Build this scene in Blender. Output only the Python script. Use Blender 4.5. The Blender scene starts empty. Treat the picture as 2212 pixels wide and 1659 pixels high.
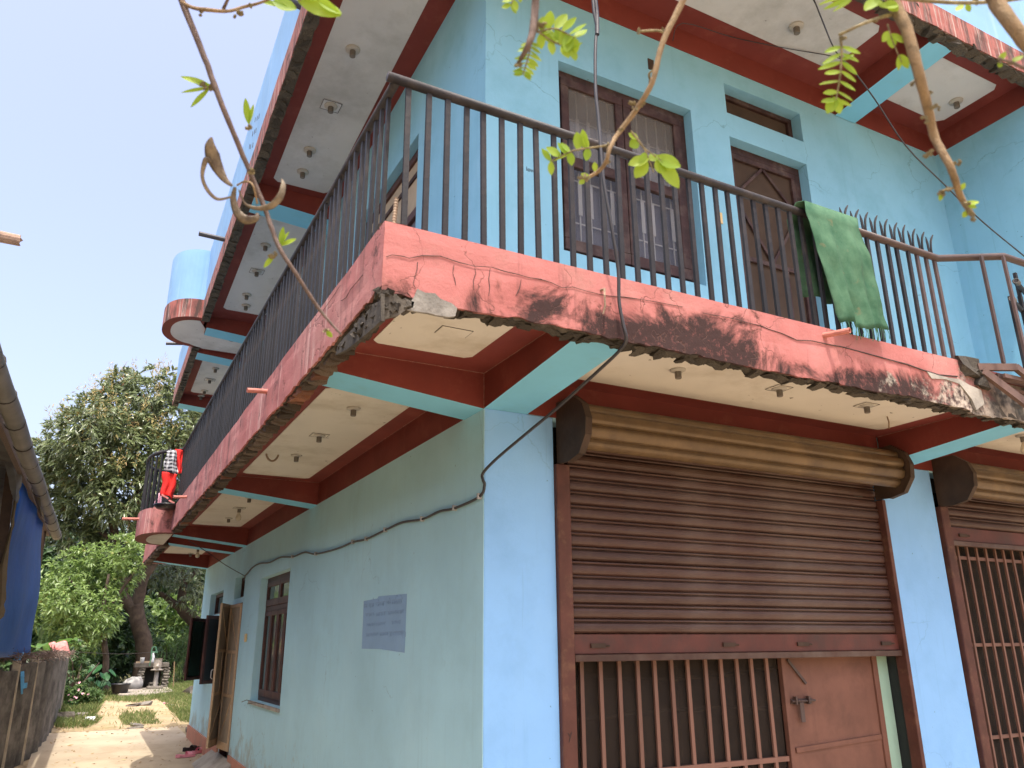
import bpy, bmesh, math, random
import numpy as np
from math import sin, cos, pi, radians, sqrt
from mathutils import Vector, Matrix, noise as mnoise
random.seed(7)
rng = np.random.default_rng(7)
SC = bpy.context.scene
COL = SC.collection

# ------------------------------------------------------------------ camera
W, H, FPX = 2212.0, 1659.0, 1714.0
PITCH, YAW, ROLL = radians(18.2), radians(28.0), radians(-0.4)
CAMPOS = Vector((-1.97, -4.06, 1.6))
FW = Vector((sin(YAW) * cos(PITCH), cos(YAW) * cos(PITCH), sin(PITCH)))
RT0 = Vector((cos(YAW), -sin(YAW), 0))
UP0 = RT0.cross(FW)
RT = RT0 * cos(ROLL) + UP0 * sin(ROLL)
UP = -RT0 * sin(ROLL) + UP0 * cos(ROLL)
cd = bpy.data.cameras.new('camera')
cd.sensor_width = 36.0
cd.lens = FPX / W * 36.0
cd.clip_start = 0.05
cd.clip_end = 9000
cd.dof.use_dof = True
cd.dof.focus_distance = 6.5
cd.dof.aperture_fstop = 5.0
cam = bpy.data.objects.new('camera', cd)
m = Matrix((RT, UP, -FW)).transposed().to_4x4()
m.translation = CAMPOS
cam.matrix_world = m
COL.objects.link(cam)
SC.camera = cam

# ------------------------------------------------------------------ light
SUN = Vector((0.13, 0.33, -1.0)).normalized()
w = bpy.data.worlds.new('World')
SC.world = w
w.use_nodes = True
nt = w.node_tree
bg = nt.nodes['Background']
sky = nt.nodes.new('ShaderNodeTexSky')
sky.sky_type = 'NISHITA'
sky.sun_disc = False
sky.sun_elevation = math.asin(-SUN.z)
sky.sun_rotation = math.atan2(-SUN.x, -SUN.y)
sky.air_density = 1.0
sky.dust_density = 6.0
sky.ozone_density = 0.7
sky.altitude = 0
hz = nt.nodes.new('ShaderNodeVectorMath'); hz.operation = 'ADD'   # even pale haze over the clear sky
nt.links.new(sky.outputs[0], hz.inputs[0]); hz.inputs[1].default_value = (.42, .30, .40)
nt.links.new(hz.outputs[0], bg.inputs[0])
bg.inputs[1].default_value = 0.15
sl = bpy.data.lights.new('sun', 'SUN')
sl.energy = 2.0
sl.angle = radians(0.5)
sl.color = (1.0, 0.95, 0.87)
so = bpy.data.objects.new('sun', sl)
so.rotation_euler = SUN.to_track_quat('-Z', 'Y').to_euler()
COL.objects.link(so)
SC.view_settings.view_transform = 'Standard'
SC.view_settings.look = 'None'
SC.view_settings.gamma = 1
SC.view_settings.use_curve_mapping = False
SC.view_settings.exposure = 1.3
SC.cycles.max_bounces = 8
SC.cycles.diffuse_bounces = 6
SC.cycles.transparent_max_bounces = 12

# ------------------------------------------------------------------ survey helpers (photo pixel of the 2212-wide view -> a point in the place)
def ray(px, py):
    return FW * FPX + RT * (px - W / 2) - UP * (py - H / 2)
def on(px, py, ax, v):
    d = ray(px, py)
    return CAMPOS + d * ((v - CAMPOS[ax]) / d[ax])
def onY(px, py, y): return on(px, py, 1, y)
def dep(px, py, d): return CAMPOS + ray(px, py) * (d / FPX)
def gz(y):
    P = [(-5000, 0), (7.5, 0.02), (11.4, .13), (13, .18), (21, .47), (30, .6), (5000, .7)]
    for (a, za), (b, zb) in zip(P, P[1:]):
        if y <= b: return za + (zb - za) * max(0, (y - a)) / (b - a)
    return .7
def onG(px, py):
    d = ray(px, py)
    z = 0.05
    for _ in range(60):
        t = (z - CAMPOS.z) / d.z
        p = CAMPOS + d * t
        z = .5 * z + .5 * gz(min(max(p.y, -50), 60))
    return Vector((p.x, p.y, gz(p.y)))
def C(i, x, y):
    s = 1344 / 2212; F = 4032 / 2212
    return (([0, 1344, 2688][i % 3] + x * s) / F, ([0, 1008, 2016][i // 3] + y * s) / F)
def LC(x, y):
    s = 800 / 1611; F = 4032 / 2212
    return (x * s / F, (2200 + y * s) / F)
def TC(x, y):
    s = 300 / 553; F = 4032 / 2212
    return (x * s / F, (1700 + y * s) / F)

# ------------------------------------------------------------------ object helpers
WL = {}
def reg(o, parent=None, loc=None):
    COL.objects.link(o)
    if parent is not None:
        o.parent = parent
        pl = WL.get(parent.name, Vector((0, 0, 0)))
        l = Vector(loc) if loc is not None else Vector((0, 0, 0))
        o.location = l - pl
        WL[o.name] = l
    else:
        l = Vector(loc) if loc is not None else Vector((0, 0, 0))
        o.location = l
        WL[o.name] = l
    return o
def thing(name, label, cat, loc=(0, 0, 0), group=None):
    o = bpy.data.objects.new(name, None)
    o.empty_display_size = .1
    reg(o, None, loc)
    o['label'] = label; o['category'] = cat
    if group: o['group'] = group
    return o
def tag(o, label, cat, group=None):
    o['label'] = label; o['category'] = cat
    if group: o['group'] = group
    return o
def inst(name, mesh, parent, M):
    """a part that shares its mesh; M is its place in the world"""
    o = bpy.data.objects.new(name, mesh)
    COL.objects.link(o)
    if parent is not None:
        o.parent = parent
        o.matrix_local = Matrix.Translation(-WL.get(parent.name, Vector((0, 0, 0)))) @ M
    else:
        o.matrix_local = M
    WL[o.name] = M.translation.copy()
    return o
def frame_from(d, upv=(0, 0, 1)):
    d = Vector(d).normalized()
    u = Vector(upv)
    if abs(d.dot(u.normalized())) > .98: u = Vector((1, 0, 0))
    a = u.cross(d).normalized()
    b = d.cross(a)
    return a, b, d

class MB:
    def __init__(s): s.v = []; s.f = []; s.mi = []
    def box(s, x0, x1, y0, y1, z0, z1, m=0, mb=None):
        b = len(s.v)
        for z in (z0, z1):
            for x, y in ((x0, y0), (x1, y0), (x1, y1), (x0, y1)): s.v.append((x, y, z))
        F = [(3, 2, 1, 0), (4, 5, 6, 7), (0, 1, 5, 4), (1, 2, 6, 5), (2, 3, 7, 6), (3, 0, 4, 7)]
        for i, f in enumerate(F):
            s.f.append(tuple(b + k for k in f)); s.mi.append(mb if (mb is not None and i == 0) else m)
        return s
    def obox(s, c, a, b_, d, ha, hb, hd, m=0):
        """oriented box: centre c, unit axes a b_ d, half sizes"""
        b = len(s.v); c = Vector(c)
        for k in (-1, 1):
            for i, j in ((-1, -1), (1, -1), (1, 1), (-1, 1)):
                s.v.append(tuple(c + a * (i * ha) + b_ * (j * hb) + d * (k * hd)))
        for f in [(3, 2, 1, 0), (4, 5, 6, 7), (0, 1, 5, 4), (1, 2, 6, 5), (2, 3, 7, 6), (3, 0, 4, 7)]:
            s.f.append(tuple(b + k for k in f)); s.mi.append(m)
        return s
    def beam(s, p, q, wa, wb, m=0, upv=(0, 0, 1)):
        p = Vector(p); q = Vector(q)
        a, b, d = frame_from(q - p, upv)
        return s.obox((p + q) / 2, a, b, d, wa / 2, wb / 2, (q - p).length / 2, m)
    def poly(s, pts, m=0):
        b = len(s.v); s.v += [tuple(p) for p in pts]
        s.f.append(tuple(range(b, b + len(pts)))); s.mi.append(m); return s
    def prism(s, bot, top, m=0, mb=None, mt=None):
        b = len(s.v); n = len(bot)
        s.v += [tuple(p) for p in bot] + [tuple(p) for p in top]
        s.f.append(tuple(b + i for i in reversed(range(n)))); s.mi.append(m if mb is None else mb)
        s.f.append(tuple(b + n + i for i in range(n))); s.mi.append(m if mt is None else mt)
        for i in range(n):
            j = (i + 1) % n
            s.f.append((b + i, b + j, b + n + j, b + n + i)); s.mi.append(m)
        return s
    def tube(s, pts, r, n=8, m=0, cap=True):
        pts = [Vector(p) for p in pts]
        if not isinstance(r, (list, tuple)): r = [r] * len(pts)
        b0 = len(s.v); pa = None
        for i, p in enumerate(pts):
            d = (pts[min(i + 1, len(pts) - 1)] - pts[max(i - 1, 0)]).normalized()
            if pa is None:
                a, b, _ = frame_from(d)
            else:
                a = (pa - d * pa.dot(d)).normalized(); b = d.cross(a)
            pa = a
            for k in range(n):
                t = 2 * pi * k / n
                s.v.append(tuple(p + (a * cos(t) + b * sin(t)) * r[i]))
        for i in range(len(pts) - 1):
            for k in range(n):
                k2 = (k + 1) % n
                s.f.append((b0 + i * n + k, b0 + i * n + k2, b0 + (i + 1) * n + k2, b0 + (i + 1) * n + k)); s.mi.append(m)
        if cap:
            s.f.append(tuple(b0 + k for k in reversed(range(n)))); s.mi.append(m)
            e = b0 + (len(pts) - 1) * n
            s.f.append(tuple(e + k for k in range(n))); s.mi.append(m)
        return s
    def lathe(s, prof, c, n=16, m=0, axis=(0, 0, 1)):
        c = Vector(c); a, b, d = frame_from(axis, (0, 1, 0))
        b0 = len(s.v)
        for r, h in prof:
            for k in range(n):
                t = 2 * pi * k / n
                s.v.append(tuple(c + (a * cos(t) + b * sin(t)) * r + d * h))
        for i in range(len(prof) - 1):
            for k in range(n):
                k2 = (k + 1) % n
                s.f.append((b0 + i * n + k, b0 + i * n + k2, b0 + (i + 1) * n + k2, b0 + (i + 1) * n + k)); s.mi.append(m)
        s.f.append(tuple(b0 + k for k in reversed(range(n)))); s.mi.append(m)
        e = b0 + (len(prof) - 1) * n
        s.f.append(tuple(e + k for k in range(n))); s.mi.append(m)
        return s
    def grid(s, rows, m=0, wrap=False):
        b = len(s.v); nr = len(rows); nc = len(rows[0])
        for r in rows: s.v += [tuple(p) for p in r]
        for i in range(nr - 1):
            for j in range(nc - (0 if wrap else 1)):
                j2 = (j + 1) % nc
                s.f.append((b + i * nc + j, b + i * nc + j2, b + (i + 1) * nc + j2, b + (i + 1) * nc + j)); s.mi.append(m)
        return s
    def mesh(s, name, mats):
        me = bpy.data.meshes.new(name)
        me.from_pydata(s.v, [], s.f)
        for mt in (mats if isinstance(mats, (list, tuple)) else [mats]): me.materials.append(mt)
        me.polygons.foreach_set('material_index', s.mi)
        me.update()
        bm = bmesh.new(); bm.from_mesh(me)
        bmesh.ops.recalc_face_normals(bm, faces=bm.faces)
        bm.to_mesh(me); bm.free()
        return me
    def build(s, name, mats, parent=None, smooth=False, bevel=0, kind=None, loc=None):
        me = s.mesh(name, mats)
        if smooth:
            me.polygons.foreach_set('use_smooth', [True] * len(me.polygons))
        o = bpy.data.objects.new(name, me)
        reg(o, parent, loc)
        if bevel:
            b = o.modifiers.new('bevel', 'BEVEL'); b.width = bevel; b.segments = 1; b.limit_method = 'ANGLE'; b.angle_limit = radians(40)
        if kind: o['kind'] = kind
        return o

def nz(x, y=0, z=0): return mnoise.noise((x, y, z))
def fbm(x, y=0, z=0): return nz(x, y, z) + .5 * nz(2 * x + 7, 2 * y, 2 * z) + .25 * nz(4 * x, 4 * y + 3, 4 * z)

# ------------------------------------------------------------------ materials
class NT:
    def __init__(s, name):
        s.m = bpy.data.materials.new(name); s.m.use_nodes = True
        s.t = s.m.node_tree; s.p = s.t.nodes['Principled BSDF']
        s.tc = s.t.nodes.new('ShaderNodeTexCoord')
        s.co = s.tc.outputs['Object']
    def new(s, t): return s.t.nodes.new(t)
    def ln(s, a, b): s.t.links.new(a, b)
    def scaled(s, v, src=None):
        n = s.new('ShaderNodeVectorMath'); n.operation = 'MULTIPLY'
        s.ln(src or s.co, n.inputs[0]); n.inputs[1].default_value = v; return n.outputs[0]
    def noise(s, scale, detail=4, rough=.6, src=None, dist=0):
        n = s.new('ShaderNodeTexNoise'); n.inputs['Scale'].default_value = scale
        n.inputs['Detail'].default_value = detail; n.inputs['Roughness'].default_value = rough
        n.inputs['Distortion'].default_value = dist
        s.ln(src or s.co, n.inputs['Vector']); return n.outputs['Fac']
    def ncol(s, scale, detail=3, src=None):
        n = s.new('ShaderNodeTexNoise'); n.inputs['Scale'].default_value = scale; n.inputs['Detail'].default_value = detail
        s.ln(src or s.co, n.inputs['Vector']); return n.outputs['Color']
    def mr(s, x, a, b, c=0, d=1):
        n = s.new('ShaderNodeMapRange'); s.ln(x, n.inputs[0])
        for i, v in enumerate((a, b, c, d)): n.inputs[i + 1].default_value = v
        return n.outputs[0]
    def math(s, op, a, b=None):
        n = s.new('ShaderNodeMath'); n.operation = op
        for i, v in enumerate((a, b)):
            if v is None: continue
            if isinstance(v, (int, float)): n.inputs[i].default_value = v
            else: s.ln(v, n.inputs[i])
        return n.outputs[0]
    def mix(s, f, a, b):
        n = s.new('ShaderNodeMix'); n.data_type = 'RGBA'
        if isinstance(f, (int, float)): n.inputs[0].default_value = f
        else: s.ln(f, n.inputs[0])
        for i, v in ((6, a), (7, b)):
            if isinstance(v, tuple): n.inputs[i].default_value = (v + (1,))[:4]
            else: s.ln(v, n.inputs[i])
        return n.outputs[2]
    def sep(s, src=None):
        n = s.new('ShaderNodeSeparateXYZ'); s.ln(src or s.co, n.inputs[0]); return n.outputs
    def bump(s, h, strength=.2, dist=.01, prev=None):
        n = s.new('ShaderNodeBump'); n.inputs['Strength'].default_value = strength; n.inputs['Distance'].default_value = dist
        s.ln(h, n.inputs['Height'])
        if prev: s.ln(prev, n.inputs['Normal'])
        return n.outputs[0]
    def done(s, col, rough=.85, normal=None, spec=.3, metal=0):
        if isinstance(col, tuple): s.p.inputs['Base Color'].default_value = (col + (1,))[:4]
        else: s.ln(col, s.p.inputs['Base Color'])
        if isinstance(rough, (int, float)): s.p.inputs['Roughness'].default_value = rough
        else: s.ln(rough, s.p.inputs['Roughness'])
        s.p.inputs['Specular IOR Level'].default_value = spec
        s.p.inputs['Metallic'].default_value = metal
        if normal: s.ln(normal, s.p.inputs['Normal'])
        return s.m

def mul(c, k): return tuple(min(1, x * k) for x in c)
def simple(name, col, rough=.8, var=.2, scale=5, bump=.15, bscale=60, spec=.3, metal=0, dirt=None, streak=None, rnd=0, spots=None):
    t = NT(name)
    n = t.noise(scale, 5)
    c = t.mix(t.mr(n, .3, .7), mul(col, 1 - var), mul(col, 1 + var))
    if rnd:
        oi = t.new('ShaderNodeObjectInfo')
        c2 = t.new('ShaderNodeHueSaturation'); t.ln(c, c2.inputs['Color'])
        t.ln(t.mr(oi.outputs['Random'], 0, 1, 1 - rnd, 1 + rnd), c2.inputs['Value']); c = c2.outputs[0]
    if dirt:
        dc, amt, ds = dirt
        k = t.mr(t.noise(ds, 8, .7), .62 - .25 * amt, .75 - .1 * amt)
        c = t.mix(t.math('MULTIPLY', k, min(1, amt * 1.3)), c, dc)
    if streak:
        sc, amt = streak
        k = t.mr(t.noise(1, 5, .6, t.scaled((9, 9, .55))), .55, .75)
        c = t.mix(t.math('MULTIPLY', k, amt), c, sc)
    if spots:
        k = t.mr(t.noise(spots[1], 3, .5), spots[2], spots[2] + .04)
        c = t.mix(k, c, spots[0])
    h = t.noise(bscale, 4, .65)
    return t.done(c, rough, t.bump(h, bump, .006), spec, metal)

M = {}
M['wall_low'] = simple('lower_wall_paint', (.35, .58, .66), .75, .07, 1.3, .12, 90, dirt=((.27, .42, .44), .35, 2.2), streak=((.30, .44, .46), .25), spots=((.18, .2, .2), 14, .74))
M['wall_up'] = simple('upper_wall_paint', (.25, .55, .68), .75, .10, 1.3, .12, 90, dirt=((.20, .43, .52), .4, 1.6), streak=((.25, .50, .60), .3), spots=((.15, .2, .2), 17, .755))
M['column'] = simple('column_paint', (.25, .47, .78), .72, .05, 1.5, .10, 80, dirt=((.26, .42, .60), .25, 3), spots=((.12, .18, .25), 22, .73))
M['parapet'] = simple('parapet_paint', (.22, .40, .65), .8, .1, 2, .2, 60, dirt=((.12, .15, .16), .2, 1.8), streak=((.5, .62, .7), .35))
M['maroon'] = simple('maroon_paint', (.175, .034, .026), .7, .15, 2.2, .15, 60, dirt=((.30, .10, .07), .3, 3.5))
M['teal_beam'] = simple('beam_paint', (.19, .50, .68), .75, .06, 2.5, .15, 60, dirt=((.18, .38, .42), .3, 3))
M['cream'] = simple('cream_soffit', (.63, .585, .51), .85, .07, 1.2, .15, 40, dirt=((.40, .34, .25), .5, 1.5), spots=((.2, .17, .13), 16, .72))
M['white_soffit'] = simple('white_soffit', (.57, .57, .57), .85, .09, 1.2, .15, 40, dirt=((.32, .32, .31), .55, 1.1), spots=((.2, .19, .18), 13, .72))
M['plinth'] = simple('plinth_paint', (.50, .23, .16), .8, .15, 3, .3, 50, dirt=((.35, .28, .22), .5, 4))
M['mint'] = simple('mint_paint', (.36, .54, .43), .8, .06, 3, .15, 60, dirt=((.3, .42, .36), .35, 4), streak=((.35, .5, .42), .3))
M['concrete'] = simple('old_concrete', (.36, .33, .28), .9, .25, 4, .6, 40, dirt=((.12, .11, .10), .5, 3))
M['concrete_dark'] = simple('broken_concrete', (.085, .073, .058), .95, .45, 9, 1.0, 45, dirt=((.045, .04, .035), .6, 7), rnd=.35)
M['brick_old'] = simple('old_brick', (.135, .10, .075), .95, .4, 14, 1.0, 60, dirt=((.07, .06, .05), .5, 9), rnd=.55)
M['brick_orange'] = simple('orange_brick', (.25, .105, .06), .95, .35, 14, .9, 60, dirt=((.12, .09, .07), .5, 9), rnd=.4)
M['rail'] = simple('rail_paint', (.028, .025, .026), .6, .35, 8, .3, 50, spec=.35, dirt=((.10, .075, .065), .45, 7))
M['bar'] = simple('bar_paint', (.018, .017, .019), .6, .35, 7, .35, 40, spec=.3, dirt=((.06, .043, .036), .5, 5), rnd=.35)
M['bar_brown'] = simple('rail_brown', (.075, .045, .037), .55, .3, 8, .3, 40, spec=.5, dirt=((.07, .06, .06), .5, 5), rnd=.2)
M['stair_steel'] = simple('stair_steel', (.13, .078, .062), .6, .25, 6, .3, 40, spec=.4, dirt=((.32, .24, .2), .3, 9))
M['wood'] = simple('dark_wood', (.045, .020, .018), .6, .4, 9, .4, 40, dirt=((.13, .09, .075), .55, 6), streak=((.10, .058, .05), .5))
M['wood_tan'] = simple('tan_wood', (.50, .36, .23), .7, .25, 8, .3, 40, dirt=((.22, .13, .08), .5, 8))
M['wood_red'] = simple('brown_wood', (.075, .028, .022), .5, .3, 7, .3, 40, spec=.4, dirt=((.14, .07, .05), .3, 7))
M['shutter'] = simple('shutter_paint', (.068, .031, .022), .5, .3, 2.2, .4, 18, spec=.4, dirt=((.135, .095, .075), .6, 2.3), rnd=.14, streak=((.05, .024, .018), .5), spots=((.45, .36, .3), 21, .76))
M['shutter_red'] = simple('shutter_red', (.105, .030, .022), .55, .3, 4, .3, 30, spec=.4, dirt=((.05, .028, .022), .6, 3.2))
M['drum'] = simple('drum_paint', (.14, .088, .042), .42, .25, 2.5, .25, 30, spec=.5, metal=.25, dirt=((.055, .033, .02), .6, 2.4))
M['bracket'] = simple('bracket_paint', (.055, .033, .022), .65, .35, 6, .4, 40, dirt=((.04, .028, .022), .5, 5))
M['guide'] = simple('guide_paint', (.095, .036, .026), .6, .3, 5, .3, 40, dirt=((.25, .15, .08), .3, 9), streak=((.08, .035, .03), .5))
M['primer'] = simple('primer_steel', (.175, .078, .053), .6, .18, 3, .2, 40, spec=.35, dirt=((.105, .046, .032), .55, 2.8), streak=((.09, .042, .03), .45))
M['grille'] = simple('grille_bar_paint', (.19, .095, .068), .55, .2, 6, .3, 40, spec=.4, dirt=((.16, .08, .06), .5, 6), rnd=.15)
M['white_bar'] = simple('white_bar', (.44, .43, .42), .5, .06, 6, .1, 40)
M['porcelain'] = simple('lamp_porcelain', (.42, .39, .34), .45, .12, 20, .1, 60, spec=.5, dirt=((.3, .25, .2), .4, 30))
M['socket'] = simple('lamp_socket', (.15, .13, .11), .5, .2, 30, .1, 60)
M['black'] = simple('black_plastic_and_gap', (.014, .013, .016), .4, .2, 6, .1, 40, spec=.5)  # also the painted shade in the parapet slots and jamb gap
M['cable'] = simple('cable_rubber', (.035, .033, .036), .45, .2, 10, .1, 40, spec=.5)
M['dark_room'] = simple('dark_room', (.05, .045, .04), .95, .2, 3, .1, 20)  # near-black base puts the shade of unlit rooms into the colour
M['floor_grey'] = simple('cement_floor', (.33, .32, .30), .9, .12, 3, .2, 30)
M['rebar'] = simple('rusty_rebar', (.26, .19, .13), .8, .3, 40, .4, 80)
M['pipe_grey'] = simple('grey_pipe', (.19, .175, .155), .6, .2, 2.5, .25, 30, spec=.4, dirt=((.09, .08, .07), .5, 2))
M['pipe_black'] = simple('dark_pipe', (.06, .065, .08), .4, .2, 6, .1, 40, spec=.5)
M['wire'] = simple('binding_wire', (.05, .04, .035), .6)
M['switch'] = simple('switch_plate', (.72, .52, .25), .5, .05, 6, .05, 40)
M['tin'] = simple('tin_sheet', (.16, .16, .16), .6, .2, 4, .3, 30, metal=.3, dirt=((.10, .07, .05), .5, 5))
M['fence_slab'] = simple('fence_concrete', (.17, .15, .13), .95, .35, 5, .6, 45, dirt=((.045, .04, .035), .7, 3.2), streak=((.06, .05, .045), .6), rnd=.15)
M['fence_post'] = simple('fence_post', (.42, .35, .26), .95, .2, 6, .5, 45, dirt=((.14, .12, .1), .45, 4), rnd=.15)  # pale base carries the sunlight on the fence's end faces
M['bark'] = simple('bark', (.070, .050, .037), .95, .45, 6, 1.0, 25, dirt=((.05, .038, .03), .5, 5), streak=((.12, .095, .07), .45))
M['twig'] = simple('twig_bark', (.31, .215, .12), .85, .4, 45, 1.0, 220, dirt=((.14, .095, .065), .5, 45))
M['twig_dark'] = simple('twig_bark_dark', (.155, .11, .09), .8, .3, 60, .7, 300, dirt=((.13, .10, .085), .5, 50))
M['bud'] = simple('bud', (.27, .225, .12), .85, .5, 90, .6, 300, dirt=((.13, .08, .055), .6, 120))
M['pod'] = simple('dry_pod', (.20, .155, .10), .6, .4, 40, .5, 200, spec=.4, dirt=((.085, .06, .055), .6, 30))
M['bamboo'] = simple('weathered_bamboo', (.34, .23, .17), .85, .3, 12, .5, 80, streak=((.5, .38, .3), .4))
M['pump'] = simple('pump_iron', (.33, .29, .25), .7, .25, 10, .4, 60, dirt=((.2, .12, .08), .4, 10))
M['green_paint'] = simple('pump_green', (.08, .2, .12), .6)
M['sackcloth'] = simple('sack', (.40, .385, .36), .9, .1, 8, .3, 90)
M['stone'] = simple('stone', (.17, .15, .125), .95, .3, 5, .6, 30, rnd=.25)
M['pad'] = simple('wash_pad', (.30, .26, .215), .9, .25, 3, .4, 30, dirt=((.2, .16, .13), .5, 2))
M['pink'] = simple('pink_rubber', (.72, .29, .36), .6, .08, 20, .1, 80)
M['blue_rubber'] = simple('blue_rubber', (.10, .32, .55), .6, .15, 20, .1, 80)
M['plastic_green'] = simple('green_bag', (.06, .52, .30), .5, .15, 12, .2, 40)
M['plastic_white'] = simple('white_bag', (.72, .72, .72), .4, .1, 12, .2, 40)
M['petal'] = simple('pink_petal', (.80, .42, .50), .7, .1, 20, .05, 40)
M['tarp_tan'] = simple('tan_tarp', (.13, .10, .06), .8, .3, 4, .3, 30, dirt=((.12, .09, .06), .5, 4))
M['cloth_pink'] = simple('pink_print', (.62, .22, .20), .9, .4, 18, .2, 90, dirt=((.25, .3, .25), .6, 14))
M['red_cloth'] = simple('red_cloth', (.72, .025, .02), .85, .2, 9, .2, 120)
M['bulb'] = simple('bulb_glass', (.62, .55, .42), .2, .1, 20, .02, 40, spec=.6)

def mat_wall(name, col, dark, light, splash=False, crack=.5, seed=0):
    t = NT(name)
    x, y, z = t.sep()
    off = t.new('ShaderNodeVectorMath'); off.operation = 'ADD'; t.ln(t.co, off.inputs[0]); off.inputs[1].default_value = (seed, seed * 2, 0); co = off.outputs[0]
    c = t.mix(t.mr(t.noise(.7, 5, .6, co), .32, .68), mul(col, .90), mul(col, 1.08))
    c = t.mix(t.math('MULTIPLY', t.mr(t.noise(2.1, 7, .7, co), .50, .72), .45), c, dark)
    c = t.mix(t.math('MULTIPLY', t.mr(t.noise(1.5, 6, .65, t.scaled((1, 1, .5))), .52, .75), .5), c, light)
    st = t.noise(1, 6, .65, t.scaled((13, 13, .6)))
    c = t.mix(t.math('MULTIPLY', t.mr(st, .58, .74), .38), c, dark)
    st2 = t.noise(1, 4, .6, t.scaled((34, 34, .9)))
    c = t.mix(t.math('MULTIPLY', t.mr(st2, .64, .72), .22), c, mul(dark, .75))
    v = t.new('ShaderNodeTexVoronoi'); v.feature = 'DISTANCE_TO_EDGE'; v.inputs['Scale'].default_value = 1.0
    dv = t.new('ShaderNodeVectorMath'); dv.operation = 'MULTIPLY_ADD'
    t.ln(t.ncol(4, 6), dv.inputs[0]); dv.inputs[1].default_value = (.35, .35, .35); t.ln(co, dv.inputs[2]); t.ln(dv.outputs[0], v.inputs['Vector'])
    ck = t.math('MULTIPLY', t.mr(v.outputs['Distance'], 0, .005, 1, 0), t.mr(t.noise(1.1, 2, .5, co), .52, .6))
    c = t.mix(t.math('MULTIPLY', ck, crack), c, mul(dark, .45))
    sp = t.mr(t.noise(23, 3, .5, co), .735, .77)
    c = t.mix(t.math('MULTIPLY', sp, .8), c, mul(dark, .35))
    if splash:
        g = t.mr(z, .2, 1.15, .20, -.2)
        k = t.mr(t.math('ADD', t.noise(3.2, 8, .7), g), .56, .70)
        c = t.mix(t.math('MULTIPLY', k, .6), c, (.30, .30, .24))
    h = t.math('ADD', t.noise(70, 5, .7), t.math('MULTIPLY', t.noise(3.5, 4, .6), 2.5))
    return t.done(c, .78, t.bump(h, .16, .010), .25)
M['wall_low'] = mat_wall('lower_wall_paint', (.43, .71, .81), (.35, .58, .65), (.50, .77, .86), True, .5, 3)
M['wall_up'] = mat_wall('upper_wall_paint', (.24, .50, .66), (.15, .36, .46), (.34, .60, .78), False, .5, 8)
M['column'] = mat_wall('column_paint', (.26, .51, .86), (.20, .41, .70), (.31, .56, .88), True, .25, 14)
def mat_coral(name, front):
    t = NT(name)
    x, y, z = t.sep()
    base = t.mix(t.mr(t.noise(3, 6), .3, .7), (.365, .122, .110), (.475, .188, .172))
    base = t.mix(t.math('MULTIPLY', t.mr(t.noise(9, 7, .75), .52, .68), .45), base, (.30, .15, .125))
    # faded patches
    base = t.mix(t.math('MULTIPLY', t.mr(t.noise(1.3, 6, .7), .5, .7), .6), base, (.44, .235, .20) if front else (.52, .29, .255))
    st = t.noise(1, 6, .65, t.scaled((7, 7, .8)))
    if front:
        g = t.mr(z, 3.29, 3.03, -.16, .085)
        m1 = t.math('ADD', t.noise(2.3, 9, .68, t.scaled((1, 1, .9)), .5), g)
        m1 = t.math('ADD', m1, t.math('MULTIPLY', t.math('SUBTRACT', t.noise(1.05, 3, .5), .5), .55))
        k = t.mr(m1, .53, .62)
        k = t.math('MULTIPLY', k, t.mr(t.noise(26, 7, .8), .36, .46, .6, 1))
        k2 = t.math('MULTIPLY', t.mr(m1, .48, .57), .55)
        col = t.mix(k2, base, (.24, .08, .065))
        col = t.mix(t.math('MULTIPLY', t.mr(st, .60, .70), .6), col, (.10, .045, .04))
        col = t.mix(t.math('MULTIPLY', k, .93), col, (.018, .013, .012))
        xr = t.mr(x, .9, 2.6, -.25, .16)
        kw = t.mr(t.math('ADD', t.noise(4.2, 9, .72), t.math('ADD', xr, t.mr(z, 3.25, 3.05, -.1, .03))), .60, .68)
        col = t.mix(t.math('MULTIPLY', kw, .9), col, t.mix(t.mr(t.noise(26, 5), .4, .6), (.42, .37, .30), (.03, .027, .025)))
        kd = t.mr(x, 2.75, 3.15)
        col = t.mix(kd, col, t.mix(t.mr(t.noise(7, 7), .42, .6), (.05, .045, .04), (.30, .25, .2)))
    else:
        k = t.math('MULTIPLY', t.mr(st, .54, .68), .85)
        col = t.mix(k, base, (.15, .075, .065))
        k2 = t.math('MULTIPLY', t.mr(t.noise(1, 5, .6, t.scaled((14, 14, .9))), .58, .68), .5)
        col = t.mix(k2, col, (.75, .55, .48))
        col = t.mix(t.math('MULTIPLY', t.mr(t.noise(3.1, 9, .75), .565, .64), .75), col, (.05, .035, .03))
    # cracks: wavering cell edges
    v = t.new('ShaderNodeTexVoronoi'); v.feature = 'DISTANCE_TO_EDGE'; v.inputs['Scale'].default_value = 2.6 if front else 2.2
    dv = t.new('ShaderNodeVectorMath'); dv.operation = 'MULTIPLY_ADD'
    t.ln(t.ncol(5, 5), dv.inputs[0]); dv.inputs[1].default_value = (.30, .30, .30)
    t.ln(t.scaled((1, 1, .62)), dv.inputs[2]); t.ln(dv.outputs[0], v.inputs['Vector'])
    ck = t.mr(v.outputs['Distance'], .0, .009, 1, 0)
    ck = t.math('MULTIPLY', ck, t.mr(t.noise(2.2, 3), .36, .5))
    col = t.mix(t.math('MULTIPLY', ck, .7), col, (.09, .045, .035))
    h = t.math('SUBTRACT', t.noise(42, 6, .7), t.math('MULTIPLY', ck, .7))
    return t.done(col, .88, t.bump(h, .5, .008), .25)
M['coral_front'] = mat_coral('coral_front_paint', True)
M['coral_side'] = mat_coral('coral_side_paint', False)
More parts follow.
